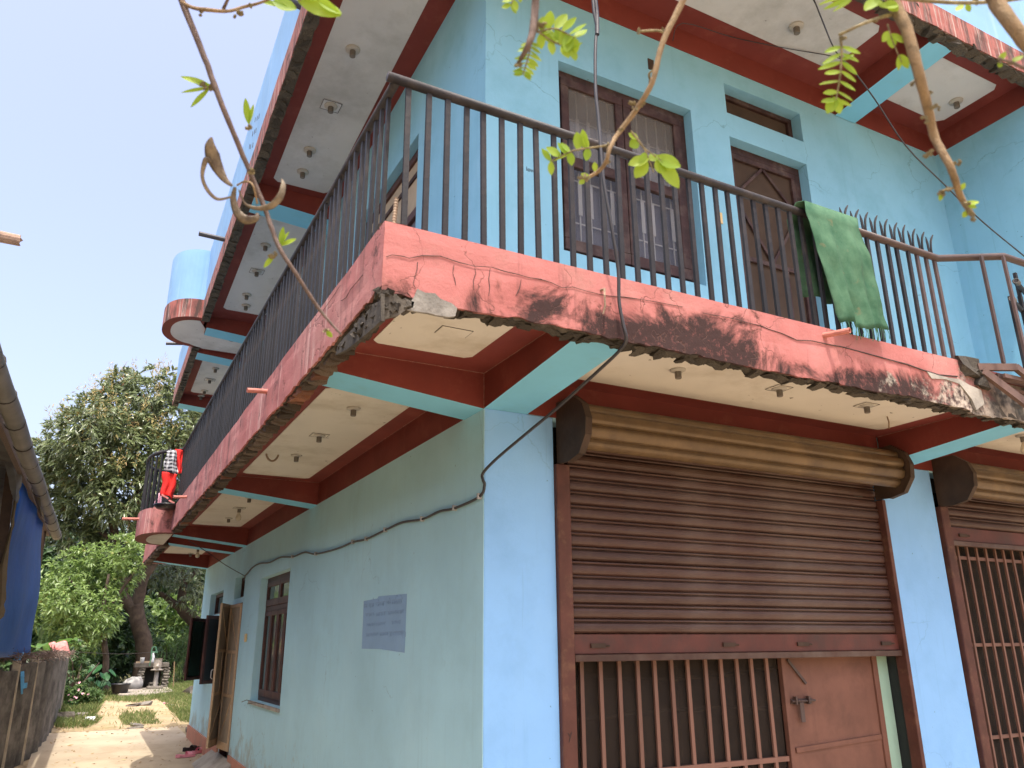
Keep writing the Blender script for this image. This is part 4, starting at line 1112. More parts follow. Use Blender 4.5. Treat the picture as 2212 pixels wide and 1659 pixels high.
# ---- roller shutters
def shutter(x0, x1, ztop, zbot, yb, label, first):
    frame = MB().box(x0 - .115, x0 - .02, -.035, .02, -.05, 2.64).build('roller_shutter', M['guide'], house, bevel=.006)
    frame['label'] = label
    MB().box(x1 + .015, x1 + .052, -.03, .06, -.05, 2.64).build('guide_rail', M['guide'], frame, bevel=.004)
    pitch = .0835
    prof = [(.004, 0), (-.004, .006), (-.012, .012), (-.0155, .026), (-.0155, .040), (-.012, .054), (-.004, .060), (.005, .0615), (.005, .0645), (-.008, .067), (-.013, .0715), (-.012, .077), (-.003, .081), (.005, .0833)]
    mb = MB().grid([[(0, dy, dz) for dy, dz in prof], [(1, dy, dz) for dy, dz in prof]])
    me = mb.mesh('slat', M['shutter'])
    z = zbot + .155; k = 0
    while z < ztop:
        inst('slat', me, frame, Matrix.Translation((x0 + random.uniform(-.004, .004), yb + random.uniform(-.0015, .0015), z + random.uniform(-.0015, .0015))) @ Matrix.Rotation(random.uniform(-.0016, .0016), 4, 'Y') @ Matrix.Rotation(random.uniform(-.0012, .0012), 4, 'Z') @ Matrix.Rotation(random.uniform(-.05, .05), 4, 'X') @ Matrix.Diagonal((x1 - x0, 1, 1, 1)))
        z += pitch; k += 1
    bb = MB().box(x0, x1 + .02, yb - .012, yb + .012, zbot + .04, zbot + .152).build('bottom_bar', M['shutter_red'], frame, bevel=.004)
    MB().box(x0, x1 + .02, yb - .03, yb + .014, zbot, zbot + .039).build('bottom_angle', M['shutter'], frame, bevel=.003)
    for fx in (.06, .42, .655, .955):
        xx = x0 + (x1 - x0) * fx
        MB().box(xx - .05, xx + .05, yb - .024, yb - .012, zbot + .075, zbot + .10).tube([(xx + .05, yb - .02, zbot + .088), (xx + .075, yb - .026, zbot + .085)], .006, 6).build('lock_tab', M['bracket'], frame)
    # drum: pressed sheet cover with broad flutes, between two bracket plates
    cy, cz, R = -.145, 2.845, .155
    A = []
    for i in range(65):
        th = radians(70 + 190 * i / 64)
        r = R - .030 * (1 - abs(sin(i / 64 * pi * 5))) ** 2.2
        A.append((cy + r * cos(th), cz + r * sin(th)))
    rows = [[(x, p[0], p[1]) for p in A] for x in (x0 - .06, x1 - .03)]
    MB().grid(rows).poly([(x1 - .031, p[0], p[1]) for p in A]).poly([(x0 - .059, p[0], p[1]) for p in A]).build('drum_cover', M['drum'], frame, smooth=False)
    for px in (x0 - .09, x1 - .02):
        P = [(.0, 3.03), (-.19, 3.03), (-.30, 2.95), (-.335, 2.86), (-.325, 2.76), (-.25, 2.66), (-.12, 2.635), (-.0, 2.64)]
        MB().prism([(px, a, b) for a, b in P], [(px + .012, a, b) for a, b in P]).build('drum_bracket', M['bracket'], frame)
        rim = MB()
        for (a, b) in zip(P[1:], P[2:-1]):
            s_ = 1 if px < (x0 + x1) / 2 else 1
            rim.beam((px + .02, a[0], a[1]), (px + .02, b[0], b[1]), .045, .006, upv=(0, a[1] - b[1], b[0] - a[0]))
        rim.build('bracket_rim', M['bracket'], frame)
    return frame
shutter(.585, 3.37, 2.86, 1.505, .03, 'brown roller shutter drawn halfway down over the wide shop opening', True)
shutter(4.19, 7.2, 2.86, 2.34, .03, 'brown roller shutter nearly fully rolled up over the right shop opening', False)
# ---- grille behind the first shutter
YG = .15
gb_me = MB().box(-.0125, .0125, -.008, .008, 0, 1).mesh('grille_bar', M['grille'])
G1 = MB().box(.58, 3.31, YG - .012, YG + .012, .05, .09).box(.58, 2.30, YG - .014, YG + .014, .865, .895).box(.60, .63, YG - .012, YG + .012, .09, 2.8).build('security_grille', M['grille'], house)
for i in range(12):
    inst('grille_bar', gb_me, G1, Matrix.Translation((.715 + i * .1342, YG - .004 * (i % 2), .05)) @ Matrix.Rotation(random.uniform(-.004, .004), 4, 'Y') @ Matrix.Diagonal((1, 1, 2.7, 1)))
MB().box(.58, 2.31, YG + .022, YG + .024, .05, 2.8).build('wire_mesh', M['mesh_dark'], G1)
dx0, dx1 = 2.315, 3.27
dm = MB().box(dx0, dx0 + .04, YG - .02, YG + .02, .05, 2.8).box(dx1 - .05, dx1, YG - .02, YG + .02, .05, 2.8).build('metal_door', M['primer'], house, bevel=.003)
MB().box(dx0 + .04, dx1 - .05, YG - .004, YG + .006, .97, 2.8).box(dx0 + .04, dx1 - .05, YG - .004, YG + .006, .05, .915).build('door_sheet', M['primer'], dm)
MB().beam((dx0 + .055, YG - .012, .925), (dx1 - .06, YG - .012, .965), .03, .012, upv=(0, 1, 0)).box(dx0 + .04, dx1 - .05, YG - .006, YG + .006, .915, .97).build('door_rail', M['primer'], dm)
MB().beam((dx0 + .065, YG - .014, 1.49), (dx0 + .215, YG - .014, 1.335), .018, .010, upv=(0, 1, 0)).build('door_strap', M['bar_brown'], dm)
q = onY(*C(8, 760, 1225), YG)
b_ = MB().box(q.x - .095, q.x + .105, YG - .012, YG - .004, q.z - .016, q.z + .016).tube([(q.x - .10, YG - .024, q.z + .002), (q.x + .12, YG - .024, q.z + .002)], .008, 8).box(q.x - .075, q.x - .06, YG - .04, YG - .012, q.z - .02, q.z + .032).box(q.x + .045, q.x + .06, YG - .04, YG - .012, q.z - .02, q.z + .032)
b_.box(q.x - .04, q.x - .002, YG - .036, YG - .03, q.z - .13, q.z - .005).build('door_bolt', M['bar_brown'], dm, bevel=.002)
MB().box(dx1 + .004, 3.40, YG + .0, YG + .16, -.05, 2.9).build('jamb_wall', M['mint'], house)
MB().box(3.405, 3.43, .07, .2, -.05, 2.9).build('jamb_gap_shade', M['black'], house)  # solid black strip paints the shade in the gap
# pale curved bands, built as tubes just behind the shop mesh
M['band'] = simple('pale_band', (.50, .42, .34), .5)
pt = [onY(*p, .30) for p in ((1238, 1555), (1330, 1545), (1440, 1535), (1560, 1530), (1690, 1530))]
pt2 = [onY(*p, .32) for p in ((1238, 1452), (1330, 1466), (1440, 1468), (1560, 1458), (1690, 1440))]
tag(MB().tube(pt2, .012, 8).build('band', M['band']), 'upper faint hose sagging behind the shop grille just under the shutter', 'band', 'bands behind the shop grille')
tag(MB().tube(pt, .013, 8).build('band', M['band']), 'lower pale hose stretched across behind the shop grille', 'band', 'bands behind the shop grille')
# mark on the guide rail
q = onY(*C(7, 1480, 1455), -.036)
MB().beam((q.x - .012, -.037, q.z + .02), (q.x, -.037, q.z), .003, .002, upv=(0, 1, 0)).beam((q.x + .012, -.037, q.z + .022), (q.x - .006, -.037, q.z - .03), .003, .002, upv=(0, 1, 0)).build('pen_mark', M['black'], house)
# ---- second grille
G2 = MB()
for zz in (2.265, 1.575, .89, .2): G2.box(4.22, 7.3, YG - .012, YG + .012, zz - .013, zz + .013)
G2 = G2.build('security_grille', M['grille'], house)
for i in range(23):
    inst('grille_bar', gb_me, G2, Matrix.Translation((4.445 + i * .127, YG - .016, .05)) @ Matrix.Rotation(random.uniform(-.004, .004), 4, 'Y') @ Matrix.Diagonal((.8, 1, 2.35, 1)))
MB().box(4.2, 7.3, YG + .022, YG + .024, .05, 2.8).build('wire_mesh', M['mesh_dark'], G2)

# ---- lamp holders
lb = MB().lathe([(.048, 0), (.046, -.010), (.032, -.016)], (0, 0, 0), 16).mesh('lamp_holder', M['porcelain'])
lsk = MB().lathe([(.020, -.014), (.020, -.055), (.017, -.058)], (0, 0, 0), 12).mesh('socket', M['socket'])
lpl = MB().box(-.065, .065, -.055, .055, -.0035, -.0005).mesh('cover_plate', M['cream'])
lpw = MB().box(-.065, .065, -.055, .055, -.0035, -.0005).mesh('cover_plate', M['white_soffit'])
lrim = MB().box(-.067, .067, -.057, -.054, -.005, -.0036).box(-.067, .067, .054, .057, -.005, -.0036).box(-.067, -.064, -.054, .054, -.005, -.0036).box(.064, .067, -.054, .054, -.005, -.0036).mesh('plate_gap', M['wire'])
lbu = MB().lathe([(.012, -.055), (.016, -.07), (.030, -.10), (.034, -.125), (.026, -.15), (.006, -.158)], (0, 0, 0), 14).mesh('bulb', M['bulb'])
def lamp(px, py, plane='b', plate=False, bulb=False, k=1.0):
    d = ray(px, py)
    if plane == 'b': q = CAMPOS + d * ((3.148 - CAMPOS.z) / d.z)
    elif plane == 'rf': q = CAMPOS + d * ((ZR - .004 - CAMPOS.z) / d.z)
    else: q = CAMPOS + d * ((ZR - .004 - CAMPOS.z - .035 * CAMPOS.y) / (d.z + .035 * d.y))
    if plane != 'b': k = 1.3
    o = inst('lamp_holder', lb, house, Matrix.Translation(q) @ Matrix.Diagonal((k, k, k, 1)))
    WL[o.name] = Vector((0, 0, 0))
    for nm, me in (('socket', lsk),) + ((('cover_plate', lpl if plane == 'b' else lpw), ('plate_gap', lrim)) if plate else ()) + ((('bulb', lbu),) if bulb else ()):
        c_ = bpy.data.objects.new(nm, me); COL.objects.link(c_); c_.parent = o
ND = lambda x, y: ((500 + x * 600 / 1244) / (4032 / 2212), (1500 + y * 600 / 1244) / (4032 / 2212))
for a in ((C(4, 80, 985),), (C(3, 2070, 1160), 'b', True), (C(3, 1922, 1290),), (ND(1000, 950),), (ND(918, 1035), 'b', True, True), (ND(832, 1118),), (ND(520, 1405),), (ND(582, 1365), 'b', True, True),
          (C(4, 2180, 735),), (C(5, 625, 855), 'b', True), (C(5, 1190, 965), 'b', True), (C(5, 2200, 1160), 'b', False, True),
          (C(2, 735, 170), 'rf'), (C(2, 1770, 655), 'rf'), (C(1, 75, 320), 'r'), (C(0, 2145, 685), 'r', True), (C(0, 2008, 972), 'r'), (C(0, 1963, 1112), 'r'), (C(0, 1722, 1588), 'r'), (C(3, 1665, 98), 'r', True), (C(3, 1600, 250), 'r'), (C(3, 1595, 320), 'r'),
          (C(3, 1397, 728), 'r'), (C(3, 1360, 800), 'r', True), (C(3, 1326, 872), 'r'), (C(3, 1304, 905), 'r')):
    lamp(*a[0], *(a[1:] if len(a) > 1 else ()))
q = on(*C(3, 1505, 520), 2, 6.10)
MB().lathe([(.11, 0), (.11, -.02), (.085, -.04), (.075, -.075), (.03, -.10)], q + Vector((0, 0, .02)), 18).build('dome_lamp', M['pipe_grey'], house, smooth=True)
q = on(*C(4, 730, 490), 2, 3.148)
cp = MB().box(q.x - .085, q.x + .085, q.y - .05, q.y + .05, 3.1425, 3.1475).build('cover_plate', M['cream'], house, bevel=.004)
MB().box(q.x - .088, q.x + .088, q.y - .053, q.y + .053, 3.1455, 3.1478).build('plate_gap', M['wire'], cp)
q = on(*C(3, 1765, 1285), 2, 3.148)
MB().tube([(q.x - .05 * cos(t), q.y, 3.16 - .07 * sin(t)) for t in np.linspace(.15, pi - .15, 12)], .009, 7).build('fan_hook', M['rebar'], house)
q = on(*C(5, 1325, 1040), 2, 3.148)
MB().tube([(q.x, q.y, 3.15), (q.x + .01, q.y, 3.11), (q.x, q.y, 3.06)], .006, 6).build('fan_hook', M['rebar'], house)

# ------------------------------------------------------------------ cables
cp_ = [(0.0, -1.12, 6.45), (.0, -1.27, 6.0), (0.01, -1.3, 5.4), (0., -1.3, 4.84), (.015, -1.3, 4.68), (0.005, -1.3, 4.58), (-.005, -1.3, 4.44), (-.01, -1.3, 4.25), (0.0, -1.3, 4.07), (.01, -1.3, 3.76), (.06, -1.285, 3.48), (.10, -1.26, 3.3), (.11, -1.24, 3.15), (.13, -1.235, 3.04), (.15, -1.225, 2.965), (.15, -1.15, 2.925), (.13, -.95, 2.86), (.08, -.7, 2.76), (.06, -.4, 2.69), (.01, -.15, 2.60), (-.012, -.018, 2.54), (-.012, -.014, 2.50), (-.002, -.016, 2.47), (-.012, .03, 2.41), (-.012, .38, 2.395), (-.012, .62, 2.41), (-.012, .91, 2.40), (-.012, 1.3, 2.43), (-.012, 1.65, 2.42), (-.012, 2.1, 2.405), (-.012, 2.46, 2.42), (-.012, 2.92, 2.415), (-.012, 3.65, 2.44), (-.012, 4.1, 2.50), (-.012, 4.62, 2.505), (-.012, 5.2, 2.555), (-.012, 5.79, 2.55), (-.012, 6.4, 2.59), (-.012, 6.85, 2.58), (-.012, 7.2, 2.53), (-.012, 7.36, 2.50), (.05, 7.42, 2.48)]
def smooth_path(P, sub=4):
    P = [Vector(p) for p in P]; out = []
    for i in range(len(P) - 1):
        p0, p1, p2, p3 = P[max(i - 1, 0)], P[i], P[i + 1], P[min(i + 2, len(P) - 1)]
        for k in range(sub):
            t = k / sub
            out.append(.5 * ((2 * p1) + (-p0 + p2) * t + (2 * p0 - 5 * p1 + 4 * p2 - p3) * t * t + (-p0 + 3 * p1 - 3 * p2 + p3) * t ** 3))
    return out + [P[-1]]
cab = thing('power_cable', 'thick black cable dropping past the front railing and clipped along the side wall', 'cable', cp_[0])
MB().tube(smooth_path(cp_, 5), .0085, 8).build('cable_sheath', M['cable'], cab, smooth=True)
MB().tube(smooth_path([(0.01, -1.3, 5.0), (.015, -1.3, 4.85), (.02, -1.3, 4.75), (.012, -1.305, 4.62)], 4), [.012] * 12 + [.012], 8).build('taped_joint', M['black'], cab)
for (y, z) in ((.03, 2.41), (.38, 2.395), (.91, 2.40), (1.65, 2.42), (2.1, 2.405), (2.46, 2.42), (3.65, 2.44), (4.62, 2.505)):
    MB().box(-.026, .0, y - .008, y + .008, z - .014, z + .018).build('cable_clip', M['white_bar'], cab)
wp = [onY(*C(2, *p), -.9) for p in ((850, 0), (900, 120), (990, 330), (1100, 450), (1250, 650), (1450, 950), (1700, 1200), (1930, 1425), (2212, 1659))]
wp = [Vector((2.30, -.85, 6.44))] + wp + [wp[-1] + (wp[-1] - wp[-2]) * 1.2]
tag(MB().tube(smooth_path(wp), .0058, 6).build('service_wire', M['cable'], smooth=True), 'thin black wire sagging from the roof soffit down past the blue side wall', 'wire')
q1, q2 = on(*C(2, 330, 243), 2, ZR - .012), on(*C(2, 1000, 372), 2, ZR - .02); q0 = on(*C(2, 0, 150), 2, ZR - .1)
tag(MB().tube(smooth_path([Vector((q0.x, -.02, 6.28)), q0, q1, (q1 + q2) / 2 - Vector((0, 0, .008)), q2, on(*C(2, 1100, 440), 2, ZR - .2)]), .0035, 6).build('soffit_wire', M['cable']), 'thin dark wire running across the upper front soffit beside a lamp holder', 'wire')
wq = [onY(*ND(500, 1300), 7.8), onY(*ND(660, 1400), 7.6), onY(*ND(800, 1500), 7.4), onY(*ND(960, 1590), 7.25)]
tag(MB().tube(smooth_path(wq), .005, 6).build('door_wire', M['cable']), 'thin wire slanting from the far balcony underside to the vent above the side door', 'wire')

# ------------------------------------------------------------------ laundry
def cloth(name, mat, rows, parent=None, th=.004):
    me = MB().grid(rows)
    o = me.build(name, mat, parent, smooth=True)
    s = o.modifiers.new('thick', 'SOLIDIFY'); s.thickness = th
    return o
tw = thing('towel', 'green towel with a knotted fringe hanging over the front railing', 'towel', (1.75, YO, RZ))
rows = []; nU, nV = 36, 34
def towel_pt(u, v):
    # v from back hem (0) over the rail (.36) to the front hem (1)
    xt = 1.495 + .455 * u; sag = .012 * sin(u * 9)
    if v < .36:
        k = (.36 - v) / .36
        x = xt + .10 * k - .03; z = RZ + .03 - .52 * k; y = YO + .085 + .03 * k + .03 * sin(u * 13 + 2) * k
    else:
        k = (v - .36) / .64
        x = xt + .115 * k - .045 * k * u + .015 * sin(k * 5) * (u - .5); z = RZ + .035 - (.755 - .02 * u) * k + sag * k
        y = YO - .025 - .030 * min(1, k * 3) + (.012 * sin(u * 15 + k * 2) + .008 * sin(u * 31 + 1 + 2 * k) + .02 * fbm(u * 5, k * 4, 2)) * k ** .6 - .02 * k
    if .33 < v < .39: y = YO + .03 - .055 * (v - .33) / .06 * 1.4; z = RZ + .05
    return (x, y, z)
rows = [[towel_pt(i / nU, j / nV) for i in range(nU + 1)] for j in range(nV + 1)]
cloth('towel_cloth', M['towel'], rows, tw)
fg = MB()
for i in range(24):
    u = (i + .5) / 24; p = Vector(towel_pt(u, 1.0)); l = random.uniform(.05, .09)
    fg.tube([p, p + Vector((random.uniform(-.006, .006), -.004, -l * .5)), p + Vector((random.uniform(-.01, .01), .0, -l))], [.0025, .0012, .0025], 5)
fg.build('fringe', M['towel'], tw)
# clothes on the bay railing
def drape(name, label, cat, mat, pxs, y, bulge_=.03, seed=0, nU=14, nV=16):
    """pxs: top-left, top-right, bottom-right, bottom-left in photo pixels, at distance row y"""
    a, b, c, d = [onY(*p, y) for p in pxs]
    rows = []
    for j in range(nV + 1):
        v = j / nV; r = []
        for i in range(nU + 1):
            u = i / nU
            p = (a * (1 - u) + b * u) * (1 - v) + (d * (1 - u) + c * u) * v
            p = p + Vector((0, -bulge_ * (sin(u * 3.1) + .45 * sin(u * 11 + seed + v * 2)) * (.4 + .6 * v), .012 * sin(u * 7 + seed) * v))
            p.x += .008 * sin(v * 8 + seed)
            r.append(tuple(p))
        rows.append(r)
    o = cloth(name, mat, rows, None)
    return tag(o, label, cat)
NDp = ND
drape('checked_shirt', 'black and white checked shirt hung over the far balcony railing', 'shirt', M['check'], (NDp(325, 575), NDp(400, 565), NDp(415, 760), NDp(292, 735)), 6.72, .05)
drape('red_cloth', 'plain bright red cloth bunched over the railing behind the checked shirt', 'cloth', M['red_cloth'], (NDp(388, 556), NDp(470, 572), NDp(445, 770), NDp(405, 750)), 6.77, .05, 2)
drape('red_trousers', 'red trousers with pale printed hems hanging below the checked shirt', 'trousers', M['red_cloth'], (NDp(292, 740), NDp(412, 765), NDp(372, 960), NDp(278, 930)), 6.70, .05, 4)
hem = MB()
for (ax, ay, bx, by) in ((282, 930, 335, 962), (340, 975, 385, 1000)):
    a, b = onY(*NDp(ax, ay), 6.64), onY(*NDp(bx, by), 6.64)
    hem.beam(a, b, .05, .02)
tag(hem.build('printed_hem', M['cloth_pink']), 'pale printed hem strip under the red trousers on the railing', 'cloth')
q = onY(*NDp(332, 1035), 6.75)
tag(MB().lathe([(.13, -.015), (.165, .02), (.17, .035), (.155, .035), (.12, .0)], q, 18).build('black_tray', M['black'], smooth=True), 'shallow black tray sitting on the balcony edge under the red trousers', 'tray')
q = onY(*NDp(258, 990), 7.2)
tag(MB().lathe([(.02, -.13), (.045, -.1), (.05, .0), (.03, .07), (.012, .12)], q, 10).build('plastic_packet', M['petal'], smooth=True), 'pink and white plastic packet behind the far railing bars', 'packet')

# ------------------------------------------------------------------ footwear by the step
def shoe_mesh(mat, L=.29, Wd=.11, strap=True, heel=.02):
    mb = MB(); n = 12; out = []
    for i in range(n):
        t = 2 * pi * i / n
        out.append((L / 2 * cos(t), Wd / 2 * sin(t) * (1 + .18 * cos(t))))
    mb.prism([(x, y, 0) for x, y in out], [(x, y, .022 + heel * (x < 0)) for x, y in out])
    rows = []
    for i in range(9):
        th = pi * i / 8
        rows.append([(.01, Wd * .52 * cos(th), .02 + .055 * sin(th)), (.075, Wd * .50 * cos(th), .02 + .045 * sin(th))])
    mb.grid(rows)
    mb.grid([[(a + .001, b * 1.04, c + .003) for a, b, c in r] for r in rows])
    return mb.mesh('slipper', mat)
pm, bm_, um = shoe_mesh(M['pink']), shoe_mesh(M['black'], heel=.03), shoe_mesh(M['blue_rubber'])
def shoe(me, p, rz, label, cat, tilt=None, group='slippers and sandals left about the yard', name='slipper'):
    o = inst(name, me, None, Matrix.Translation(p) @ (tilt if tilt else Matrix.Identity(4)) @ Matrix.Rotation(rz, 4, 'Z'))
    return tag(o, label, cat, group)
gp = lambda x, y: onG(*C(6, x, y)) + Vector((0, 0, .034))
shoe(pm, gp(1200, 1605), .25, 'pink slipper nearest the camera on the concrete yard by the ramp', 'slipper')
shoe(pm, gp(1280, 1578), .9, 'pink slipper turned aside between the two black sandals', 'slipper')
shoe(bm_, gp(1235, 1562), .5, 'black sandal on the yard just behind the front pink slipper', 'sandal', name='sandal')
shoe(bm_, gp(1330, 1555), .3, 'black sandal lying closest to the house wall by the ramp', 'sandal', name='sandal')

# ------------------------------------------------------------------ concrete fence on the left
fence = thing('concrete_fence', 'weathered grey precast concrete fence of posts and stained slabs on the left', 'fence', (-2.34, 9.88, 0))
FP = [(-3.9, 3.4), (-3.35, 5.5), (-2.86, 7.6), (-2.56, 8.85), (-2.38, 9.75), (-2.25, 10.7), (-2.17, 11.9), (-2.12, 13.2), (-2.07, 14.6), (-2.02, 16.0), (-2.0, 17.2)]
for i, (x, y) in enumerate(FP):
    z = gz(y); h = 1.45 - z - max(0, 9.5 - y) * .055 + (.03 if i % 2 else 0.0)
    o = MB().prism([(x - .05, y - .07, z - .1), (x + .065, y - .07, z - .1), (x + .065, y + .07, z - .1), (x - .05, y + .07, z - .1)], [(x - .05, y - .06, z + h), (x + .05, y - .06, z + h), (x + .05, y + .06, z + h), (x - .05, y + .06, z + h)]).build('fence_post', M['fence_post'], fence, bevel=.008)
for (xa, ya), (xb, yb) in zip(FP, FP[1:]):
    za, zb = gz(ya), gz(yb)
    d = Vector((xb - xa, yb - ya, 0)).normalized(); nrm = Vector((d.y, -d.x, 0))
    for k in range(2):
        f0, f1 = k / 2, (k + 1) / 2 - .012
        u0 = Vector((xa, ya, 0)).lerp(Vector((xb, yb, 0)), f0) - nrm * .05; u1 = Vector((xa, ya, 0)).lerp(Vector((xb, yb, 0)), f1) + nrm * random.uniform(.02, .05)
        t0 = 1.44 - max(0, 9.5 - ya) * .055 + random.uniform(-.04, .02); t1 = t0 + random.uniform(-.02, .02)
        g0, g1 = gz(u0.y) - .08, gz(u1.y) - .08
        MB().prism([u0 - nrm * .03 + Z_ * g0, u0 + nrm * .03 + Z_ * g0, u1 + nrm * .03 + Z_ * g1, u1 - nrm * .03 + Z_ * g1], [u0 - nrm * .03 + Z_ * t0, u0 + nrm * .03 + Z_ * t0, u1 + nrm * .03 + Z_ * t1, u1 - nrm * .03 + Z_ * t1]).build('fence_slab', M['fence_slab'], fence, bevel=.008)
# dry clippings along the top of the fence
rb = MB()
for i in range(260):
    k = random.uniform(2.2, 9.6); a = int(k); t = k - a
    x = FP[a][0] * (1 - t) + FP[a + 1][0] * t; y = FP[a][1] * (1 - t) + FP[a + 1][1] * t
    p = Vector((x + random.uniform(-.12, .12), y, 1.45 + random.uniform(-.02, .07)))
    d = Vector((random.uniform(-1, 1), random.uniform(-1, 1), random.uniform(-.5, .5))).normalized() * random.uniform(.08, .2)
    rb.tube([p - d, p + Vector((0, 0, .04)), p + d], [.003, .006, .002], 4)
rb.build('dry_clippings', M['twig_dark'], kind='stuff')
tag(bpy.data.objects['dry_clippings'], 'dry grey twigs and clippings heaped along the fence top', 'clippings')
# pink cloth over the far end of the fence
a, b, c, d = [onY(*LC(*p), 14.4) for p in ((385, 672), (520, 660), (545, 765), (455, 790))]
rows = []
for j in range(11):
    v = j / 10; rows.append([tuple(((a * (1 - u) + b * u) * (1 - v) + (d * (1 - u) + c * u) * v) + Vector((.05 * sin(u * 9), -.10 * sin(v * 2.2) + .04 * sin(u * 8), .03 * sin(u * 10)))) for u in np.linspace(0, 1, 12)])
tag(cloth('pink_rag', M['cloth_pink'], rows), 'pink printed rag thrown over the far end of the concrete fence', 'rag')
p = onY(*LC(160, 900), 9.1)
shoe(um, onY(*LC(165, 985), 9.0), 0, 'blue slipper hanging toe down on the near fence slabs', 'slipper', Matrix.Rotation(radians(80), 4, 'Y'))
shoe(um, onY(*LC(145, 830), 9.1), 0, 'blue slipper wedged upright on the fence top among the clippings', 'slipper', Matrix.Rotation(radians(-70), 4, 'Y'))

# ------------------------------------------------------------------ shed on the left
shed = thing('shed', 'open tin-roofed shed with a grey pipe gutter on the left', 'shed', (-2.6, 11, 0))
_a, gp1 = on(20, 878, 2, 3.42), on(123, 1157.4, 2, 3.42)
gp0 = gp1 + (_a - gp1) * ((gp1.y + 3.0) / (gp1.y - _a.y))
g_ = MB(); P = [gp0.lerp(gp1, k / 24) + Vector((0, 0, .012 * sin(k * 1.3))) for k in range(25)]
g_.tube(P, .075, 16)
gut = g_.build('gutter_pipe', M['pipe_grey'], shed, smooth=True)
for k in range(14):
    p = gp0.lerp(gp1, .22 + k * .058); t = p + Vector((0, .004, 0))
    ring = MB().tube([t + Vector((cos(a) * .078, .03 * sin(a), sin(a) * .078 - .004)) for a in np.linspace(0, 2 * pi, 14)], .005, 5)
    ring.tube([t + Vector((0, 0, .075)), t + Vector((.01, 0, .105))], .004, 4).build('tie_wire', M['wire'], gut)
def corr(name, x0, z0, x1, z1, ya, yb, mat, parent, amp=.012, pitch=.076):
    n = int((yb - ya) / (pitch / 4)); rows = []
    for i in range(n + 1):
        yy = ya + (yb - ya) * i / n; o = amp * sin(2 * pi * (yy - ya) / pitch)
        rows.append([(x0, yy, z0 + o), ((x0 + x1) / 2, yy, (z0 + z1) / 2 + o), (x1, yy, z1 + o)])
    return MB().grid(rows).build(name, mat, parent)
corr('tin_roof', -2.75, 3.52, -6.2, 4.1, -3.2, 11.3, M['tin'], shed)
post_b = M['bracket']
MB().beam((-2.56, 11.0, .1), (-2.62, 11.0, 3.5), .09, .09).build('shed_post', post_b, shed)
a, b = onY(*TC(60, 470), 6.2), onY(*TC(-20, 1100), 6.2)
MB().beam(a + (a - b) * .6, b + (b - a) * 1.2, .10, .10).build('shed_post', post_b, shed)
MB().beam((-2.75, -3, .0), (-2.75, -3, 3.5), .1, .1).beam((-5.9, -3, .0), (-5.9, -3, 4.05), .1, .1).beam((-5.9, 11, .0), (-5.9, 11, 4.05), .1, .1).build('shed_post', post_b, shed)
MB().box(-6.1, -6.0, -3, 11.2, 0, 4.0).build('shed_back_wall', M['dark_room'], shed)
MB().beam(gp0 + Vector((-.13, 0, .03)), gp1 + Vector((-.13, 0, .03)), .05, .09).build('eave_beam', M['twig_dark'], shed)
MB().beam((-2.65, 11.1, 3.33), (-6.0, 11.1, 3.8), .06, .12).build('gable_beam', M['wood_tan'], shed)
# torn plaster-coloured edging and grey flashing hanging under the gutter
def strip(pts_l, pts_r, y, mat, name, parent, n=18, jag=.015):
    rows = []
    for k in range(n + 1):
        t = k / n
        def lerp(P):
            f = t * (len(P) - 1); i = min(int(f), len(P) - 2); q = f - i
            return (P[i][0] * (1 - q) + P[i + 1][0] * q, P[i][1] * (1 - q) + P[i + 1][1] * q)
        l, r = lerp(pts_l), lerp(pts_r)
        L_, R_ = onY(*TC(*l), y), onY(*TC(*r), y)
        rows.append([tuple(L_ + Vector((jag * nz(k * .9, 1), 0, 0))), tuple((L_ + R_) / 2 + Vector((0, -.02, 0))), tuple(R_ + Vector((jag * nz(k * 1.1, 5), 0, 0)))])
    return MB().grid(rows).build(name, mat, parent)
strip(((-10, 40), (25, 200), (60, 330), (75, 430), (100, 490)), ((60, 20), (110, 130), (150, 250), (162, 330), (130, 520)), 6.0, M['tin'], 'flashing_sheet', shed)
strip(((80, 90), (115, 190), (160, 290), (200, 380), (245, 470), (290, 600)), ((120, 110), (160, 215), (205, 310), (245, 390), (285, 470), (325, 640)), 7.2, M['tarp_tan'], 'torn_edging', shed)
strip(((100, 500), (60, 760), (-20, 1050), (-20, 1250), (-40, 1400)), ((125, 505), (95, 700), (60, 900), (45, 1150), (30, 1340)), 6.05, M['tarp_tan'], 'sacking_curtain', shed)
# blue tarp
rows = []
TLp, TRp, BRp, BLp = onY(*TC(150, 300), 6.4), onY(*TC(316, 590), 10.0), onY(*TC(222, 1610), 10.0), onY(*TC(-140, 1680), 6.4)
for j in range(25):
    v = j / 24; r = []
    for i in range(21):
        u = i / 20
        p = (TLp * (1 - u) + TRp * u) * (1 - v) + (BLp * (1 - u) + BRp * u) * v
        p = p + Vector((.03 * sin(u * 14 + v * 1.5) * (.5 + .5 * v) + .02 * sin(v * 9 + u * 3), 0, .02 * sin(u * 6) * v))
        r.append(tuple(p))
    rows.append(r)
tag(cloth('blue_tarpaulin', M['tarp'], rows), 'faded blue tarpaulin hanging under the gutter of the shed', 'tarpaulin')
